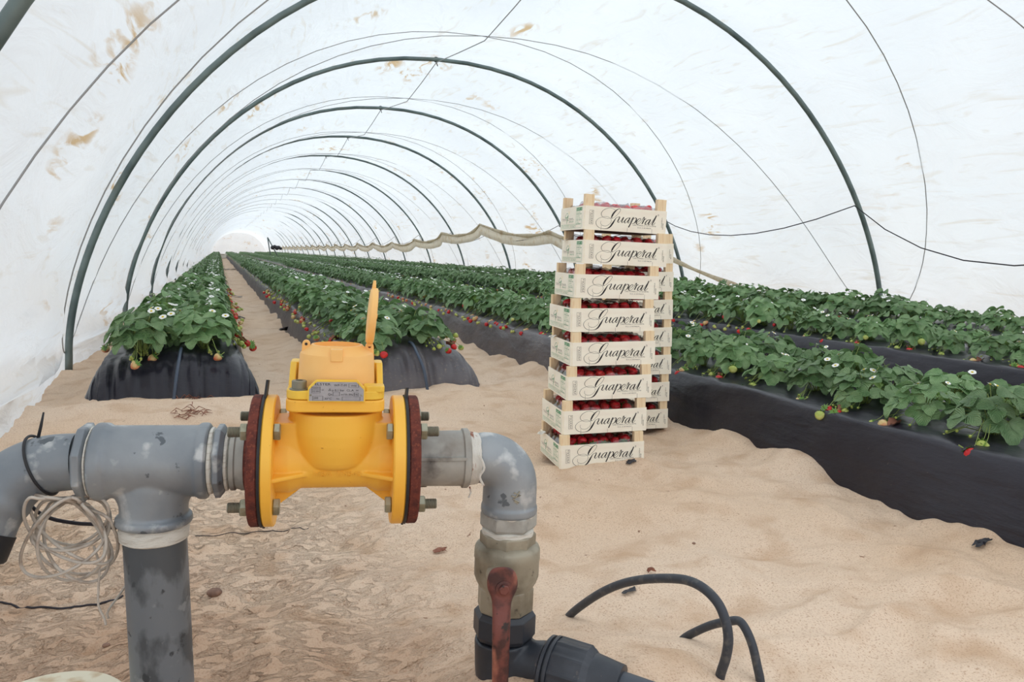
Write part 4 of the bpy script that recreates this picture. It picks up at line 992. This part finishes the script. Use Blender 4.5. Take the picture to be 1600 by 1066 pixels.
for sg in (-1, 1):
    for yy, zz2, w in ((-1, 1, 'upper front'), (-1, -1, 'lower front'), (1, 1, 'upper back'), (1, -1, 'lower back')):
        y, z = yy*pcr*.7071, zz2*pcr*.7071
        hin = fl1 if sg < 0 else fr0; out = rl0 if sg < 0 else rr1; dd = (-1, 0, 0) if sg < 0 else (1, 0, 0)
        t = thing('flange_bolt', '%s zinc bolt with nut on the %s flange joint of the meter' % (w, 'left' if sg < 0 else 'right'), 'bolt', mtx=base_at(hin, z-.01, y), group='flange bolts')
        q = MB(); hexnut(q, (hin+(-sg)*.0098, y, z), dd, .0095, .0135, 'zinc'); q.v = q.v; o = q; 
        mbh = MB(); mbh.v = [tuple(F_ @ Vector(p)) for p in q.v]; mbh.f = q.f; mbh.m = q.m; mbh.mats = q.mats; mbh.build('bolt_head', 'zinc', t, world=True, smooth=25)
        q = MB(); hexnut(q, (out+sg*.0004, y, z), dd, .0105, .0138, 'zinc'); mbh = MB(); mbh.v = [tuple(F_ @ Vector(p)) for p in q.v]; mbh.f = q.f; mbh.m = q.m; mbh.mats = q.mats; mbh.build('nut', 'zinc', t, world=True, smooth=25)
        end = out+sg*(.028 if yy < 0 else .024); st0 = out+sg*.0109; q = MB(); pr = []; n3 = 16
        for k in range(n3+1): 
            h = abs(end-st0)*k/n3; pr.append((h, .0080 if k % 2 else .0071))
        pr += [(abs(end-st0)+.0008, .0066)]
        q.lathe(pr, (st0, y, z), dd, 20, 'thread', F_); q.build('threaded_end', 'thread', t, world=True, smooth=30)
# --- left of the meter: nipple, bushing, tee, elbow
def lathe_thing(name, lab, cat, prof, mat_, seg=64, rf=None, d=XD, o=(0, 0, 0), group=None, smooth=35, mods=()):
    q = MB(); q.lathe(prof, o, d, seg, mat_, F_, rf); return tag(q.build(name, mat_, smooth=smooth, mods=mods), lab, cat, group)
a, b = sp_(352), rl0-.009
lathe_thing('threaded_nipple', 'short grey ribbed nipple entering the left rusty flange', 'pipe fitting', [(a+.001, .041), (a+.003, .0455), (a+.009, .0455), (a+.011, .043), (a+.017, .0445), (b-.0005, .0445)], 'galv2')
def tape_thing(lab, prof, o=(0, 0, 0), d=XD, m='tape', amp=.012, seed=0):
    rf = lambda t, h: 1+amp*math.sin(5*t+h*300+seed)+amp*.6*math.sin(11*t+seed*2)
    return lathe_thing('thread_tape', lab, 'tape', prof, m, 64, rf, d, o, 'white thread tape wraps')
a, b = sp_(345), sp_(352)
tape_thing('white thread tape between the hexagon bushing and the short nipple', [(a, .042), (a+.002, .0455), (b-.001, .0445), (b+.0005, .041)])
a, b = sp_(328), sp_(346)
q = MB(); q.lathe([(a, .050), (a+.003, .0565), (b-.006, .0565), (b, .048)], d=XD, seg=48, T=F_, rf=octrf)
tag(q.build('hexagon_bushing', 'galv', smooth=25, mods=[bev(.001)]), 'faceted grey bushing on the right end of the pipe tee', 'pipe fitting')
a, b = sp_(319), sp_(329)
tape_thing('white thread tape at the right mouth of the grey tee', [(a, .047), (a+.002, .0505), (b-.003, .050), (b, .046)], seed=1)
tl0, tl1, tr0, tr1 = sp_(131), sp_(147), sp_(303), sp_(320)
bxs, _ = lp(241, 800); bx0 = lp(187, 780)[0]; brr = (lp(297, 800)[0]-lp(187, 800)[0])/2*.97; zbr0, zbr1 = lp(241, 797)[1], lp(241, 817)[1]
q = MB(); RT = .0545
q.lathe([(tl0, RT-.002), (tl0+.003, RT+.003), (tl0+.018, RT+.003), (tl0+.022, RT-.001), (tr0-.003, RT-.001), (tr0+.001, RT+.003), (tr1-.003, RT+.003), (tr1, RT-.002)], d=XD, seg=64, T=F_)
q.lathe([(zbr1, brr+.004), (zbr1+.004, brr+.007), (zbr1+.012, brr+.006), (zbr1+.016, brr), (-.035, brr+.0), (0, brr-.004)], (bxs, 0, 0), seg=64, T=F_)
for k in range(10):        # swelling where the branch leaves the run
    h = -.070+k*.0036; q.lathe([(h, brr), (h+.0040, brr)], (bxs, 0, 0), seg=64, T=F_, rf=lambda t, hh, k=k: 1+(.0042*(k+1)**2)*abs(math.cos(t))**3-.0006*(k+1)**2*abs(math.sin(t)))
tag(q.build('pipe_tee', 'galv', smooth=180, mods=[rm(.0022), smo(5)]), 'large spotted grey galvanised tee standing on the grey upright pipe', 'pipe tee')
q = MB(); q.lathe([(zbr1-.025, brr-.004), (zbr1-.022, brr+.0005), (zbr1-.008, brr+.002), (zbr1+.001, brr-.002)], (bxs, 0, 0), seg=64, T=F_, rf=lambda t, h: 1+.004*math.sin(7*t+h*200))
tag(q.build('thread_tape', 'tape', smooth=40), 'wide white tape band around the top of the upright grey pipe', 'tape', 'white thread tape wraps')
wb = F_ @ Vector((bxs+.001, 0, zbr1-.02)); pz = -.06
q = MB(); q.lathe([(pz, brr-.003), (wb.z, brr-.003)], (wb.x, wb.y, 0), seg=64)
tag(q.build('upright_pipe', 'pole', smooth=40), 'upright grey pipe with dark damp stains under the tee, in the sand', 'pipe')
a, b = sp_(126), sp_(132)
tape_thing('white thread tape at the left mouth of the grey tee', [(a-.001, .047), (a+.001, .0515), (b-.002, .052), (b, .047)], seed=2)
a, b = sp_(106), sp_(126.5)
q = MB(); q.lathe([(a, .050), (a+.004, .0585), (b-.004, .0585), (b, .050)], d=XD, seg=48, T=F_, rf=octrf)
for i_, x in enumerate('DIN2'): pass
tag(q.build('faceted_collar', 'galv', smooth=25, mods=[bev(.0012)]), 'faceted grey collar between the curved pipe and the tee', 'pipe fitting')
pts = []
for (u, v, d_, r) in [(122, 721, 0, .041), (85, 724, 0, .0415), (58, 731, -.002, .0425), (30, 745, -.006, .0435), (4, 768, -.012, .0445), (-18, 798, -.02, .0455), (-34, 830, -.03, .0465)]:
    s, z = lp(u, v, d_); pts.append(Vector((s, d_, z)))
C_ = crom(pts, 7); q = MB()
rds = [.041+.0060*(i/len(C_))+(.0025*math.exp(-((i-.70*len(C_))/3)**2)) for i in range(len(C_))]
q.tube(C_, rds, 48, 'galv', F_); q.lathe([(0, .0), (.0001, .0)], tuple(C_[0]), XD, 8, 'galv', F_) if False else None
tag(q.build('curved_pipe', 'galv', smooth=60), 'curved grey pipe bending down to the left edge of the photo', 'pipe bend')
e = C_[-1]; dn = (C_[-1]-C_[-3]).normalized(); q = MB(); q.lathe([(-.004, .0485), (.03, .0495), (.034, .047)], e, dn, 48, 'rubber', F_)
tag(q.build('rubber_hose_end', 'rubber', smooth=40), 'black rubber sleeve under the curved pipe at the left edge', 'hose')
# zip tie with its tail
s, z = lp(66, 727); zc = Vector((s, 0, z)); td = Vector((1, 0, .42)).normalized()
zt_ = thing('zip_tie', 'black zip tie around the curved pipe, its tail pointing up', 'zip tie', mtx=base_at(s, z))
q = MB(); u1 = Vector((0, 1, 0)); u2 = td.cross(u1)
q.tube([zc+(u1*math.cos(a)+u2*math.sin(a))*.0458 for a in [2*PI*k/48 for k in range(48)]], .0021, 8, 'rubber', F_, cyc=True); q.build('loop', 'rubber', zt_, world=True, smooth=180)
h0 = lp(61, 688); h1 = lp(69, 644); q = MB(); q.box((h0[0]-.005, -.008, h0[1]-.004), (h0[0]+.004, .002, h0[1]+.003), 'rubber', F_); q.build('lock_head', 'rubber', zt_, world=True, smooth=0, mods=[bev(.0012)])
q = MB(); q.tube([(h0[0]-.001, -.003, h0[1]), ((h0[0]+h1[0])/2, -.003, (h0[1]+h1[1])/2), (h1[0], -.002, h1[1])], [.0026, .0024, .0014], 6, 'rubber', F_); q.build('tail', 'rubber', zt_, world=True, smooth=180)
# hanging coil of pale cable
rnd = random.Random(4); q = MB(); P = []
for k in range(9):
    rx, rz = rnd.uniform(44, 76), rnd.uniform(36, 64); cxx, czz = rnd.uniform(96, 124), 776+rz+rnd.uniform(-4, 10); ph = rnd.uniform(-.4, .4); tiltz = rnd.uniform(-1.3, 1.1); off_ = rnd.uniform(-.03, .02)
    for j in range(14):
        a = PI/2+2*PI*j/14+ph
        uu = cxx+rx*math.cos(a)*(1-.12*math.sin(a)); vv = czz-rz*math.sin(a)+(12*math.cos(a) if k % 2 else -8*math.cos(a))*tiltz*3
        vv = max(vv, 777+3*math.cos(a*3+k))
        y = off_+.022*math.sin(a*2+k)+.01*math.cos(a+k); s, z = lp(uu, vv, y); P.append((s, y, z))
q.tube(crom(P, 4), .0024, 7, 'wire', F_)
tail = [lp(*p) for p in ((150, 850), (158, 880), (157, 915), (157, 942), (166, 962), (168, 972))]; q.tube(crom([(s, -.01, z) for s, z in tail], 4), .0019, 6, 'wire', F_)
tail = [lp(*p) for p in ((168, 968), (168, 956), (180, 940), (190, 920), (192, 880), (186, 830), (180, 790))]; q.tube(crom([(s, .004+.03*(i > 1), z) for i, (s, z) in enumerate(tail)], 4), .0019, 6, 'wire', F_)
tag(q.build('cable_coil', 'wire', smooth=180), 'loose coil of pale cable hanging under the curved pipe', 'cable')
def ground_line(name, px, r, m, lab, cat, lift=0.):
    P = [gpix(u, v) for u, v in px]; P = crom(P, 6); P = [(p.x, p.y, gz(p.x, p.y)+r*.5+lift) for p in P]
    return tag(MB().tube(P, r, 7).build(name, m, smooth=180), lab, cat)
ground_line('black_cable', [(-30, 934), (10, 944), (50, 951), (90, 952), (130, 948), (165, 942), (192, 932)], .0028, 'blackwire', 'thin black cable lying on the sand left of the upright pipe', 'cable')
P = [lp(*p, .05) for p in ((50, 792), (62, 802), (85, 812), (120, 818), (150, 820), (182, 826))]
tag(MB().tube(crom([(s, .05, z) for s, z in P], 5), .003, 7, 'blackwire', F_).build('hanging_black_cable', 'blackwire', smooth=180), 'black cable passing behind the pale cable coil', 'cable')
ground_line('dry_twig', [(305, 838), (350, 835), (400, 831), (450, 829), (482, 826)], .0012, 'scrap', 'long thin dark twig on the sand below the meter', 'twig')
# --- right of the meter: socket, elbow, ball valve, black fittings
a, b = rr1+.001, sx_(731)
q = MB(); q.lathe([(a, .0435), (b-.012, .0445), (b-.010, .0478), (b-.002, .0478), (b, .0455)], d=XD, seg=64, T=F_)
q.box((a, -.0475, .008), (b-.008, -.040, .0125), T=F_)
tag(q.build('pipe_socket', 'galv2', smooth=35), 'stained grey pipe socket right of the meter', 'pipe fitting')
a, b = sx_(730), sx_(748)
tape_thing('thick rust-stained white tape between socket and elbow', [(a, .040), (a+.002, .0425), (b-.004, .0415), (b+.001, .038)], m='taper', amp=.02, seed=3)
q = MB(); s, z = lp(742, 700); q.tube(crom([(s, -.045, z+.0), (s+.008, -.048, z-.02), (s+.002, -.046, z-.035), (s+.009, -.044, z-.05)], 4), .002, 5, 'taper', F_); s, z = lp(731, 755); q.tube([(s, -.02, z), (s+.002, -.021, z-.01), (s-.001, -.02, z-.018)], .0014, 5, 'taper', F_)
tag(q.build('loose_tape_shreds', 'taper', smooth=60), 'loose shreds of rust-stained tape beside the elbow', 'tape')
ex, ez = lp(795.5, 790); xs0 = sx_(746); RB = ex-xs0; RB = min(RB, .046)
pr = []; q = MB(); Rl = .0445
path = [(xs0, 0, 0), (ex-RB, 0, 0)]+[(ex-RB+RB*math.sin(a), 0, -RB+RB*math.cos(a)) for a in [PI/2*k/12 for k in range(1, 13)]]+[(ex, 0, ez-.011)]
q.tube(path, [.040]+[.0415]+[.0415+.0025*k/12 for k in range(1, 13)]+[Rl], 64, 'galv', F_)
q.lathe([(ez-.012, Rl-.001), (ez-.009, Rl+.0018), (ez+.001, Rl+.0018), (ez+.005, Rl-.0005), (ez+.009, Rl-.003)], (ex, 0, 0), seg=64, T=F_)
el = q.build('pipe_elbow', 'galv', smooth=180, mods=[rm(.002), smo(3)]); q = MB()
for st_ in ([(803, 770), (813, 774), (801, 780), (811, 785)], [(812, 768), (806, 777), (799, 775)], [(809, 787), (803, 783)]):
    q.tube([(lp(u, v, -.0435)[0], -.0445, lp(u, v, -.0435)[1]) for u, v in st_], .0013, 6, 'brass', F_)
mk = q.build('cast_mark', 'brass', el, world=True, smooth=60)
tag(el, 'smooth grey elbow turning down from the tape to the ball valve', 'pipe elbow')
# vertical stack below the elbow: true vertical through the elbow mouth
vb = F_ @ Vector((ex, 0, ez)); vd = (vb-CC).dot(cF)
def vzr(v): 
    d = ray(793, v); t = ((vb-CC).x*aY.x+(vb-CC).y*aY.y)/(d.x*aY.x+d.y*aY.y); return (CC+d*t).z
vx, vy = vb.x, vb.y
# the photo's column leans slightly left going down
l_top = atd(795, 790, vd); l_bot = Vector(lp(788, 985)+(0,)); pb_ = F_ @ Vector((lp(788, 985)[0], 0, lp(788, 985)[1]))
def vc(v):
    p = F_ @ Vector((lp(795.5-8*(v-790)/195, v)[0], 0, lp(790, v)[1])); return p
def vstack(name, prof, m, lab, cat, rf=None, seg=64, smooth=35, mods=(), group=None, parent=None):
    q = MB(); top_ = vc(prof[0][0]); bot = vc(prof[-1][0]); ax = (top_-bot).normalized(); L_ = (top_-bot).length
    v0, v1 = prof[0][0], prof[-1][0]
    q.lathe([((v1-v)/(v1-v0)*L_, r) for v, r in reversed(prof)], bot, ax, seg, m, rf=rf)
    o = q.build(name, m, parent, world=bool(parent), smooth=smooth, mods=mods)
    return tag(o, lab, cat, group) if not parent else o
vstack('thread_tape', [(788, .040), (790, .0425), (799, .0425), (806, .040)], 'taper', 'white tape ring under the elbow, above the hexagon nipple', 'tape', rf=lambda t, h: 1+.01*math.sin(7*t), group='white thread tape wraps')
vstack('hexagon_nipple', [(798, .042), (801, .047), (819, .047), (824, .043)], 'galv2', 'grey hexagon nipple between elbow and ball valve', 'pipe fitting', rf=lambda t, h: hex6(t+.3, h), smooth=25, mods=[bev(.001)])
vstack('thread_tape', [(823, .038), (825, .0425), (832, .0425), (834, .04)], 'tape', 'thin white tape ring at the top of the ball valve', 'tape', rf=lambda t, h: 1+.012*math.sin(5*t), group='white thread tape wraps')
pv = vc(880); t = thing('ball_valve', 'dull brass ball valve with a worn red lever', 'valve', mtx=Matrix.Translation(vc(948)) @ F_.to_3x3().to_4x4())
vstack('top_collar', [(830, .0445), (832, .0465), (851, .0465), (860, .0445)], 'brass', None, None, rf=octrf, smooth=25, mods=[bev(.001)], parent=t)
vstack('valve_body', [(846, .044), (851, .052), (855, .054), (869, .0545), (871, .0535), (896, .0535), (905, .050), (914, .0445), (930, .0445)], 'brass', None, None, smooth=35, parent=t)
vstack('bottom_collar', [(912, .0450), (914, .0475), (946, .0475), (950, .0455)], 'brass', None, None, rf=lambda t_, h: octrf(t_+.2, h), smooth=25, mods=[bev(.001)], parent=t)
hb = vc(905); hx_ = lp(785, 916, -.085); hc = F_ @ Vector((hx_[0], -.085, hx_[1])); nrm = -aY
q = MB(); q.lathe([(-.048, .018), (-.02, .016), (-.004, .014)], hc, nrm, 32, 'brass'); q.build('stem_neck', 'brass', t, world=True, smooth=40)
lev = MB()
def lv(u, v, y): s, z = lp(u, v, y); return F_ @ Vector((s, y, z))
pts = []
prof_l = [(886, 6, .0), (888, 17, 0), (895, 23, 0), (906, 26.5, 0), (920, 26, 0), (930, 20.5, 0), (938, 16.5, .001), (955, 15.5, .004), (975, 15.5, .010), (1000, 15.2, .014), (1030, 14.5, .010), (1060, 14, .006), (1090, 13.5, .004), (1110, 11, .004)]
fr_, bk = [], []
for v, w, dy in prof_l:
    cxu = 785 if v < 935 else 784-2.5*(v-935)/130
    y = -.090-dy
    row = [lv(cxu-w, v, y+.002), lv(cxu-w*.72, v, y-.004), lv(cxu-w*.3, v, y-.0052), lv(cxu+w*.3, v, y-.0052), lv(cxu+w*.72, v, y-.004), lv(cxu+w, v, y+.002), lv(cxu+w*.8, v, y+.008), lv(cxu-w*.8, v, y+.008)]
    pts.append(row)
n8 = 8; V_ = [p for r in pts for p in r]; Fq = [(i*n8+k, i*n8+(k+1) % n8, (i+1)*n8+(k+1) % n8, (i+1)*n8+k) for i in range(len(pts)-1) for k in range(n8)]+[tuple(range(n8-1, -1, -1)), tuple(range((len(pts)-1)*n8, len(pts)*n8))]
lev.add(V_, Fq, 'redlever'); le = lev.build('lever', 'redlever', t, world=True, smooth=50, mods=[('SUBSURF', dict(levels=1, render_levels=2))])
q = MB(); q.lathe([(.009, .0125), (.0115, .0125), (.012, .0095), (.0122, .008)], hc, nrm, 32, 'redlever'); q.lathe([(.0115, .0085), (.0165, .0085), (.0175, .0070)], hc, nrm, 30, 'redlever', rf=hex6); q.build('lever_nut', 'redlever', le, world=True, smooth=30)
# black compression elbow
t = thing('compression_elbow', 'black plastic elbow under the ball valve, resting on the sand', 'pipe fitting', mtx=Matrix.Translation(vc(1040)) @ F_.to_3x3().to_4x4())
vstack('inner_thread', [(938, .036), (940, .040), (962, .040)], 'blackpipe', None, None, parent=t)
vstack('top_nut', [(950, .0455), (957, .0525), (985, .0525), (993, .047)], 'blackpipe', None, None, rf=lambda t_, h: octrf(t_+.1, h), smooth=25, mods=[bev(.0012)], parent=t)
el0 = vc(992); el1 = vc(1003); o1 = F_ @ Vector((lp(846, 1022)[0], 0, lp(846, 1022)[1])); o1 = o1-aY*.012
odir = (o1-el1); od = Vector((aX.x, aX.y, 0))*.80-Vector((aY.x, aY.y, 0))*.58; od = od.normalized(); od.z = -.07
q = MB(); q.lathe([(-.035, .0475), (-.02, .0485), (.03, .0485)], el1-Vector((0, 0, .02)), (0, 0, 1), 48); q.sphere(tuple(el1-Vector((0, 0, .030))), .0485, su=40, sv=24)
sp = el1-Vector((0, 0, .022)); q.lathe([(0, .036), (.05, .036), (.062, .039), (.075, .042)], sp, od, 48)
q.build('elbow_body', 'blackpipe', t, world=True, smooth=180, mods=[rm(.0025), smo(6)])
c0 = sp+od*.075
q = MB(); q.lathe([(0, .047), (.004, .0525), (.009, .0525), (.010, .048), (.013, .048), (.014, .054), (.019, .054)], c0, od, 56); q.build('collar_ring', 'blackpipe', t, world=True, smooth=30)
q = MB(); q.lathe([(.019, .051), (.022, .0525), (.072, .0515), (.082, .044)], c0, od, 96, rf=lambda t_, h: 1+(.035 if (t_*6/PI) % 1 < .25 else 0)); q.build('ribbed_nut', 'blackpipe', t, world=True, smooth=30)
q = MB(); q.lathe([(.078, .0445), (.095, .0425), (.125, .0385), (.129, .038), (.130, .030)], c0, od, 56); q.build('cone_sleeve', 'blackpipe', t, world=True, smooth=30)
q = MB(); e0 = c0+od*.13; od2 = (od-Vector((0, 0, .06))).normalized(); q.tube([e0-od*.02, e0+od2*.1, e0+od2*.3, e0+od2*.6], .029, 40)
tag(q.build('poly_pipe', 'bluepipe', smooth=60), 'dark grey plastic pipe leaving the black elbow, bottom of the photo', 'pipe')
# black hoses arching out of the sand
def hose(px, r, lab, bury=.03):
    a = gpix(*px[0]); b = gpix(*px[-1]); a.z = gz(a.x, a.y); b.z = gz(b.x, b.y); n_ = Vector((-(b-a).y, (b-a).x, 0)).normalized(); P = []
    for u, v in px:
        d = ray(u, v); t_ = (a-CC).dot(n_)/d.dot(n_); P.append(CC+d*t_)
    P = [P[0]+(P[0]-P[1]).normalized()*bury-Vector((0, 0, .01))]+P+[P[-1]-Vector((0, 0, bury))]
    return tag(MB().tube(crom(P, 7), r, 16).build('rubber_hose', 'hose', smooth=180), lab, 'hose', 'black hoses in the sand')
hose([(890, 962), (912, 944), (940, 926), (970, 913), (1003, 906), (1040, 904), (1073, 907), (1100, 920), (1122, 943), (1134, 972), (1138, 1000), (1134, 1028), (1125, 1058)], .0083, 'black hose forming a high arch out of the sand, the nearer-left one')
hose([(1070, 997), (1092, 985), (1115, 976), (1140, 971), (1155, 971), (1166, 985), (1176, 1010), (1183, 1040), (1188, 1066)], .0078, 'smaller kinked black hose behind the high arched one')
# pale round cover at the bottom left corner
g = onz(96, 1058, .045); q = MB(); q.lathe([(-.05, .118), (.012, .118), (.018, .112), (.0185, .0)], (g.x-.01, g.y-.095, g.z-.018), seg=72)
tag(q.build('round_cover', 'cream', smooth=35), 'stained cream round cover, only its rim showing at bottom left', 'cover')
# ---------------------------------------------------------------- litter on the sand
def scrap(px, w, h, lab, m='scrap', seed=0, name='plastic_scrap', cat='plastic scrap', group=None):
    p = gpix(*px); rnd = random.Random(seed*17+3); n = 7; V = []
    for i in range(n):
        for j in range(n):
            x = (i/(n-1)-.5)*w*(1+.3*rnd.uniform(-1, 1)); y = (j/(n-1)-.5)*w*.45*(1+.4*rnd.uniform(-1, 1)); V.append((p.x+x, p.y+y, gz(p.x+x, p.y+y)+.003+h*rnd.random()*(1-abs(i/(n-1)-.5)*1.2)))
    q = MB(); q.add(V, [tuple(int(c) for c in f) for f in grid_faces(n, n)], m)
    return tag(q.build(name, m, smooth=60, mods=[('SOLIDIFY', dict(thickness=.0012)), ('SUBSURF', dict(levels=1, render_levels=1))]), lab, cat, group)
scrap((1533, 854), .045, .022, 'small curled black plastic scrap at the lower right', seed=1)
scrap((358, 422), .55, .06, 'black plastic scrap far down the left path', seed=2)
scrap((362, 462), .30, .04, 'torn black plastic strip lying at the left bed side of the path', seed=3)
scrap((372, 497), .16, .03, 'black plastic tatter in the left path, nearer one', seed=4)
scrap((986, 724), .035, .012, 'tiny dark scrap right of the bottom crate', seed=5)
scrap((456, 520), .20, .09, 'torn black film bunched at the foot of the bed behind the meter', seed=6)
scrap((688, 864), .035, .012, 'crumpled reddish dry leaf on the sand right of the meter', 'dry', 7, 'dry_leaf', 'leaf')
scrap((983, 927), .03, .008, 'dark scrap just under the high hose arch', seed=8)
scrap((1018, 897), .02, .02, 'small dark leaf bit behind the high hose arch', 'dry', 9, 'dry_leaf', 'leaf')
def dryclump(px, w, lab, seed):
    p = gpix(*px); rnd = random.Random(seed); q = MB()
    for k in range(26):
        a = rnd.uniform(0, 6.28); x, y = p.x+rnd.gauss(0, w*.3), p.y+rnd.gauss(0, w*.25); l = rnd.uniform(.2, .5)*w; z = gz(x, y)
        q.tube([(x, y, z+.002), (x+l*.5*math.cos(a), y+l*.5*math.sin(a), z+rnd.uniform(.003, .02)), (x+l*math.cos(a), y+l*math.sin(a), z+.003)], [.0012, .0022, .0008], 4, 'dry')
    tag(q.build('dry_leaf_clump', 'dry', smooth=60), lab, 'dry leaves')
dryclump((300, 622), .12, 'brown dry leaf clump on the sand in front of the left bed', 1)
dryclump((290, 645), .16, 'flat patch of brown debris below the left bed clump', 2)
dryclump((170, 541), .12, 'dry brown debris beside the left film wall', 3)
def pebble(px, r, lab, seed):
    p = gpix(*px); rnd = random.Random(seed); q = MB(); z = gz(p.x, p.y)
    q.sphere((p.x, p.y, z+r*.35), r, 'pebble', su=12, sv=8, sc=(1.3, 1, .7)); q.v = [tuple(c+rnd.uniform(-.08, .08)*r for c in v) for v in q.v]
    tag(q.build('pebble', 'pebble', smooth=60), lab, 'pebble')
pebble((335, 929), .0135, 'brown stone on the sand right of the upright pipe', 1)
pebble((166, 1010), .006, 'small dark stone left of the upright pipe', 2)
pebble((1084, 850), .004, 'tiny pebble on the open sand right of the crates', 3)
pebble((1253, 655), .012, 'pale pebble at the foot of the bed right of the crates', 4)
# far things in the tunnel
p = onz(347, 404, .0); t = thing('white_container', 'low white plastic container far down the left path', 'container', (p.x-.1, p.y, 0)); p = Vector((p.x-.1, p.y, 0))
q = MB(); q.box((p.x-.42, p.y, .0), (p.x+.42, p.y+.8, .30), ch=.05); q.build('tub', 'white', t, world=True, smooth=40, mods=[bev(.03)]); q = MB(); q.box((p.x-.46, p.y-.04, .30), (p.x+.46, p.y+.84, .36), ch=.05); q.build('lid', 'white', t, world=True, smooth=40, mods=[bev(.02)])
y_ = 44.; p = onz(431, 387, .9); d = ray(431, 386); p = CC+d*(y_/d.y)
t = thing('dark_bundle', 'dark bundle tied to leaning props far inside the tunnel', 'bundle', (p.x, p.y, 0))
q = MB()
for k in range(5): q.sphere((p.x+(-.16, -.06, .05, .14, .24)[k], p.y, p.z-.05+(.02, .06, .0, .03, -.03)[k]), (.11, .1, .12, .09, .08)[k], 'scrap', su=10, sv=8)
q.build('sack', 'scrap', t, world=True, smooth=60)
q = MB(); a = CC+ray(418, 371)*((y_)/ray(418, 371).y); q.tube([(p.x-.25, p.y, .1), (a.x, a.y, a.z)], .03, 6); q.tube([(p.x+.2, p.y, .1), (a.x, a.y, a.z)], .03, 6); q.build('prop', 'hoop', t, world=True, smooth=180)
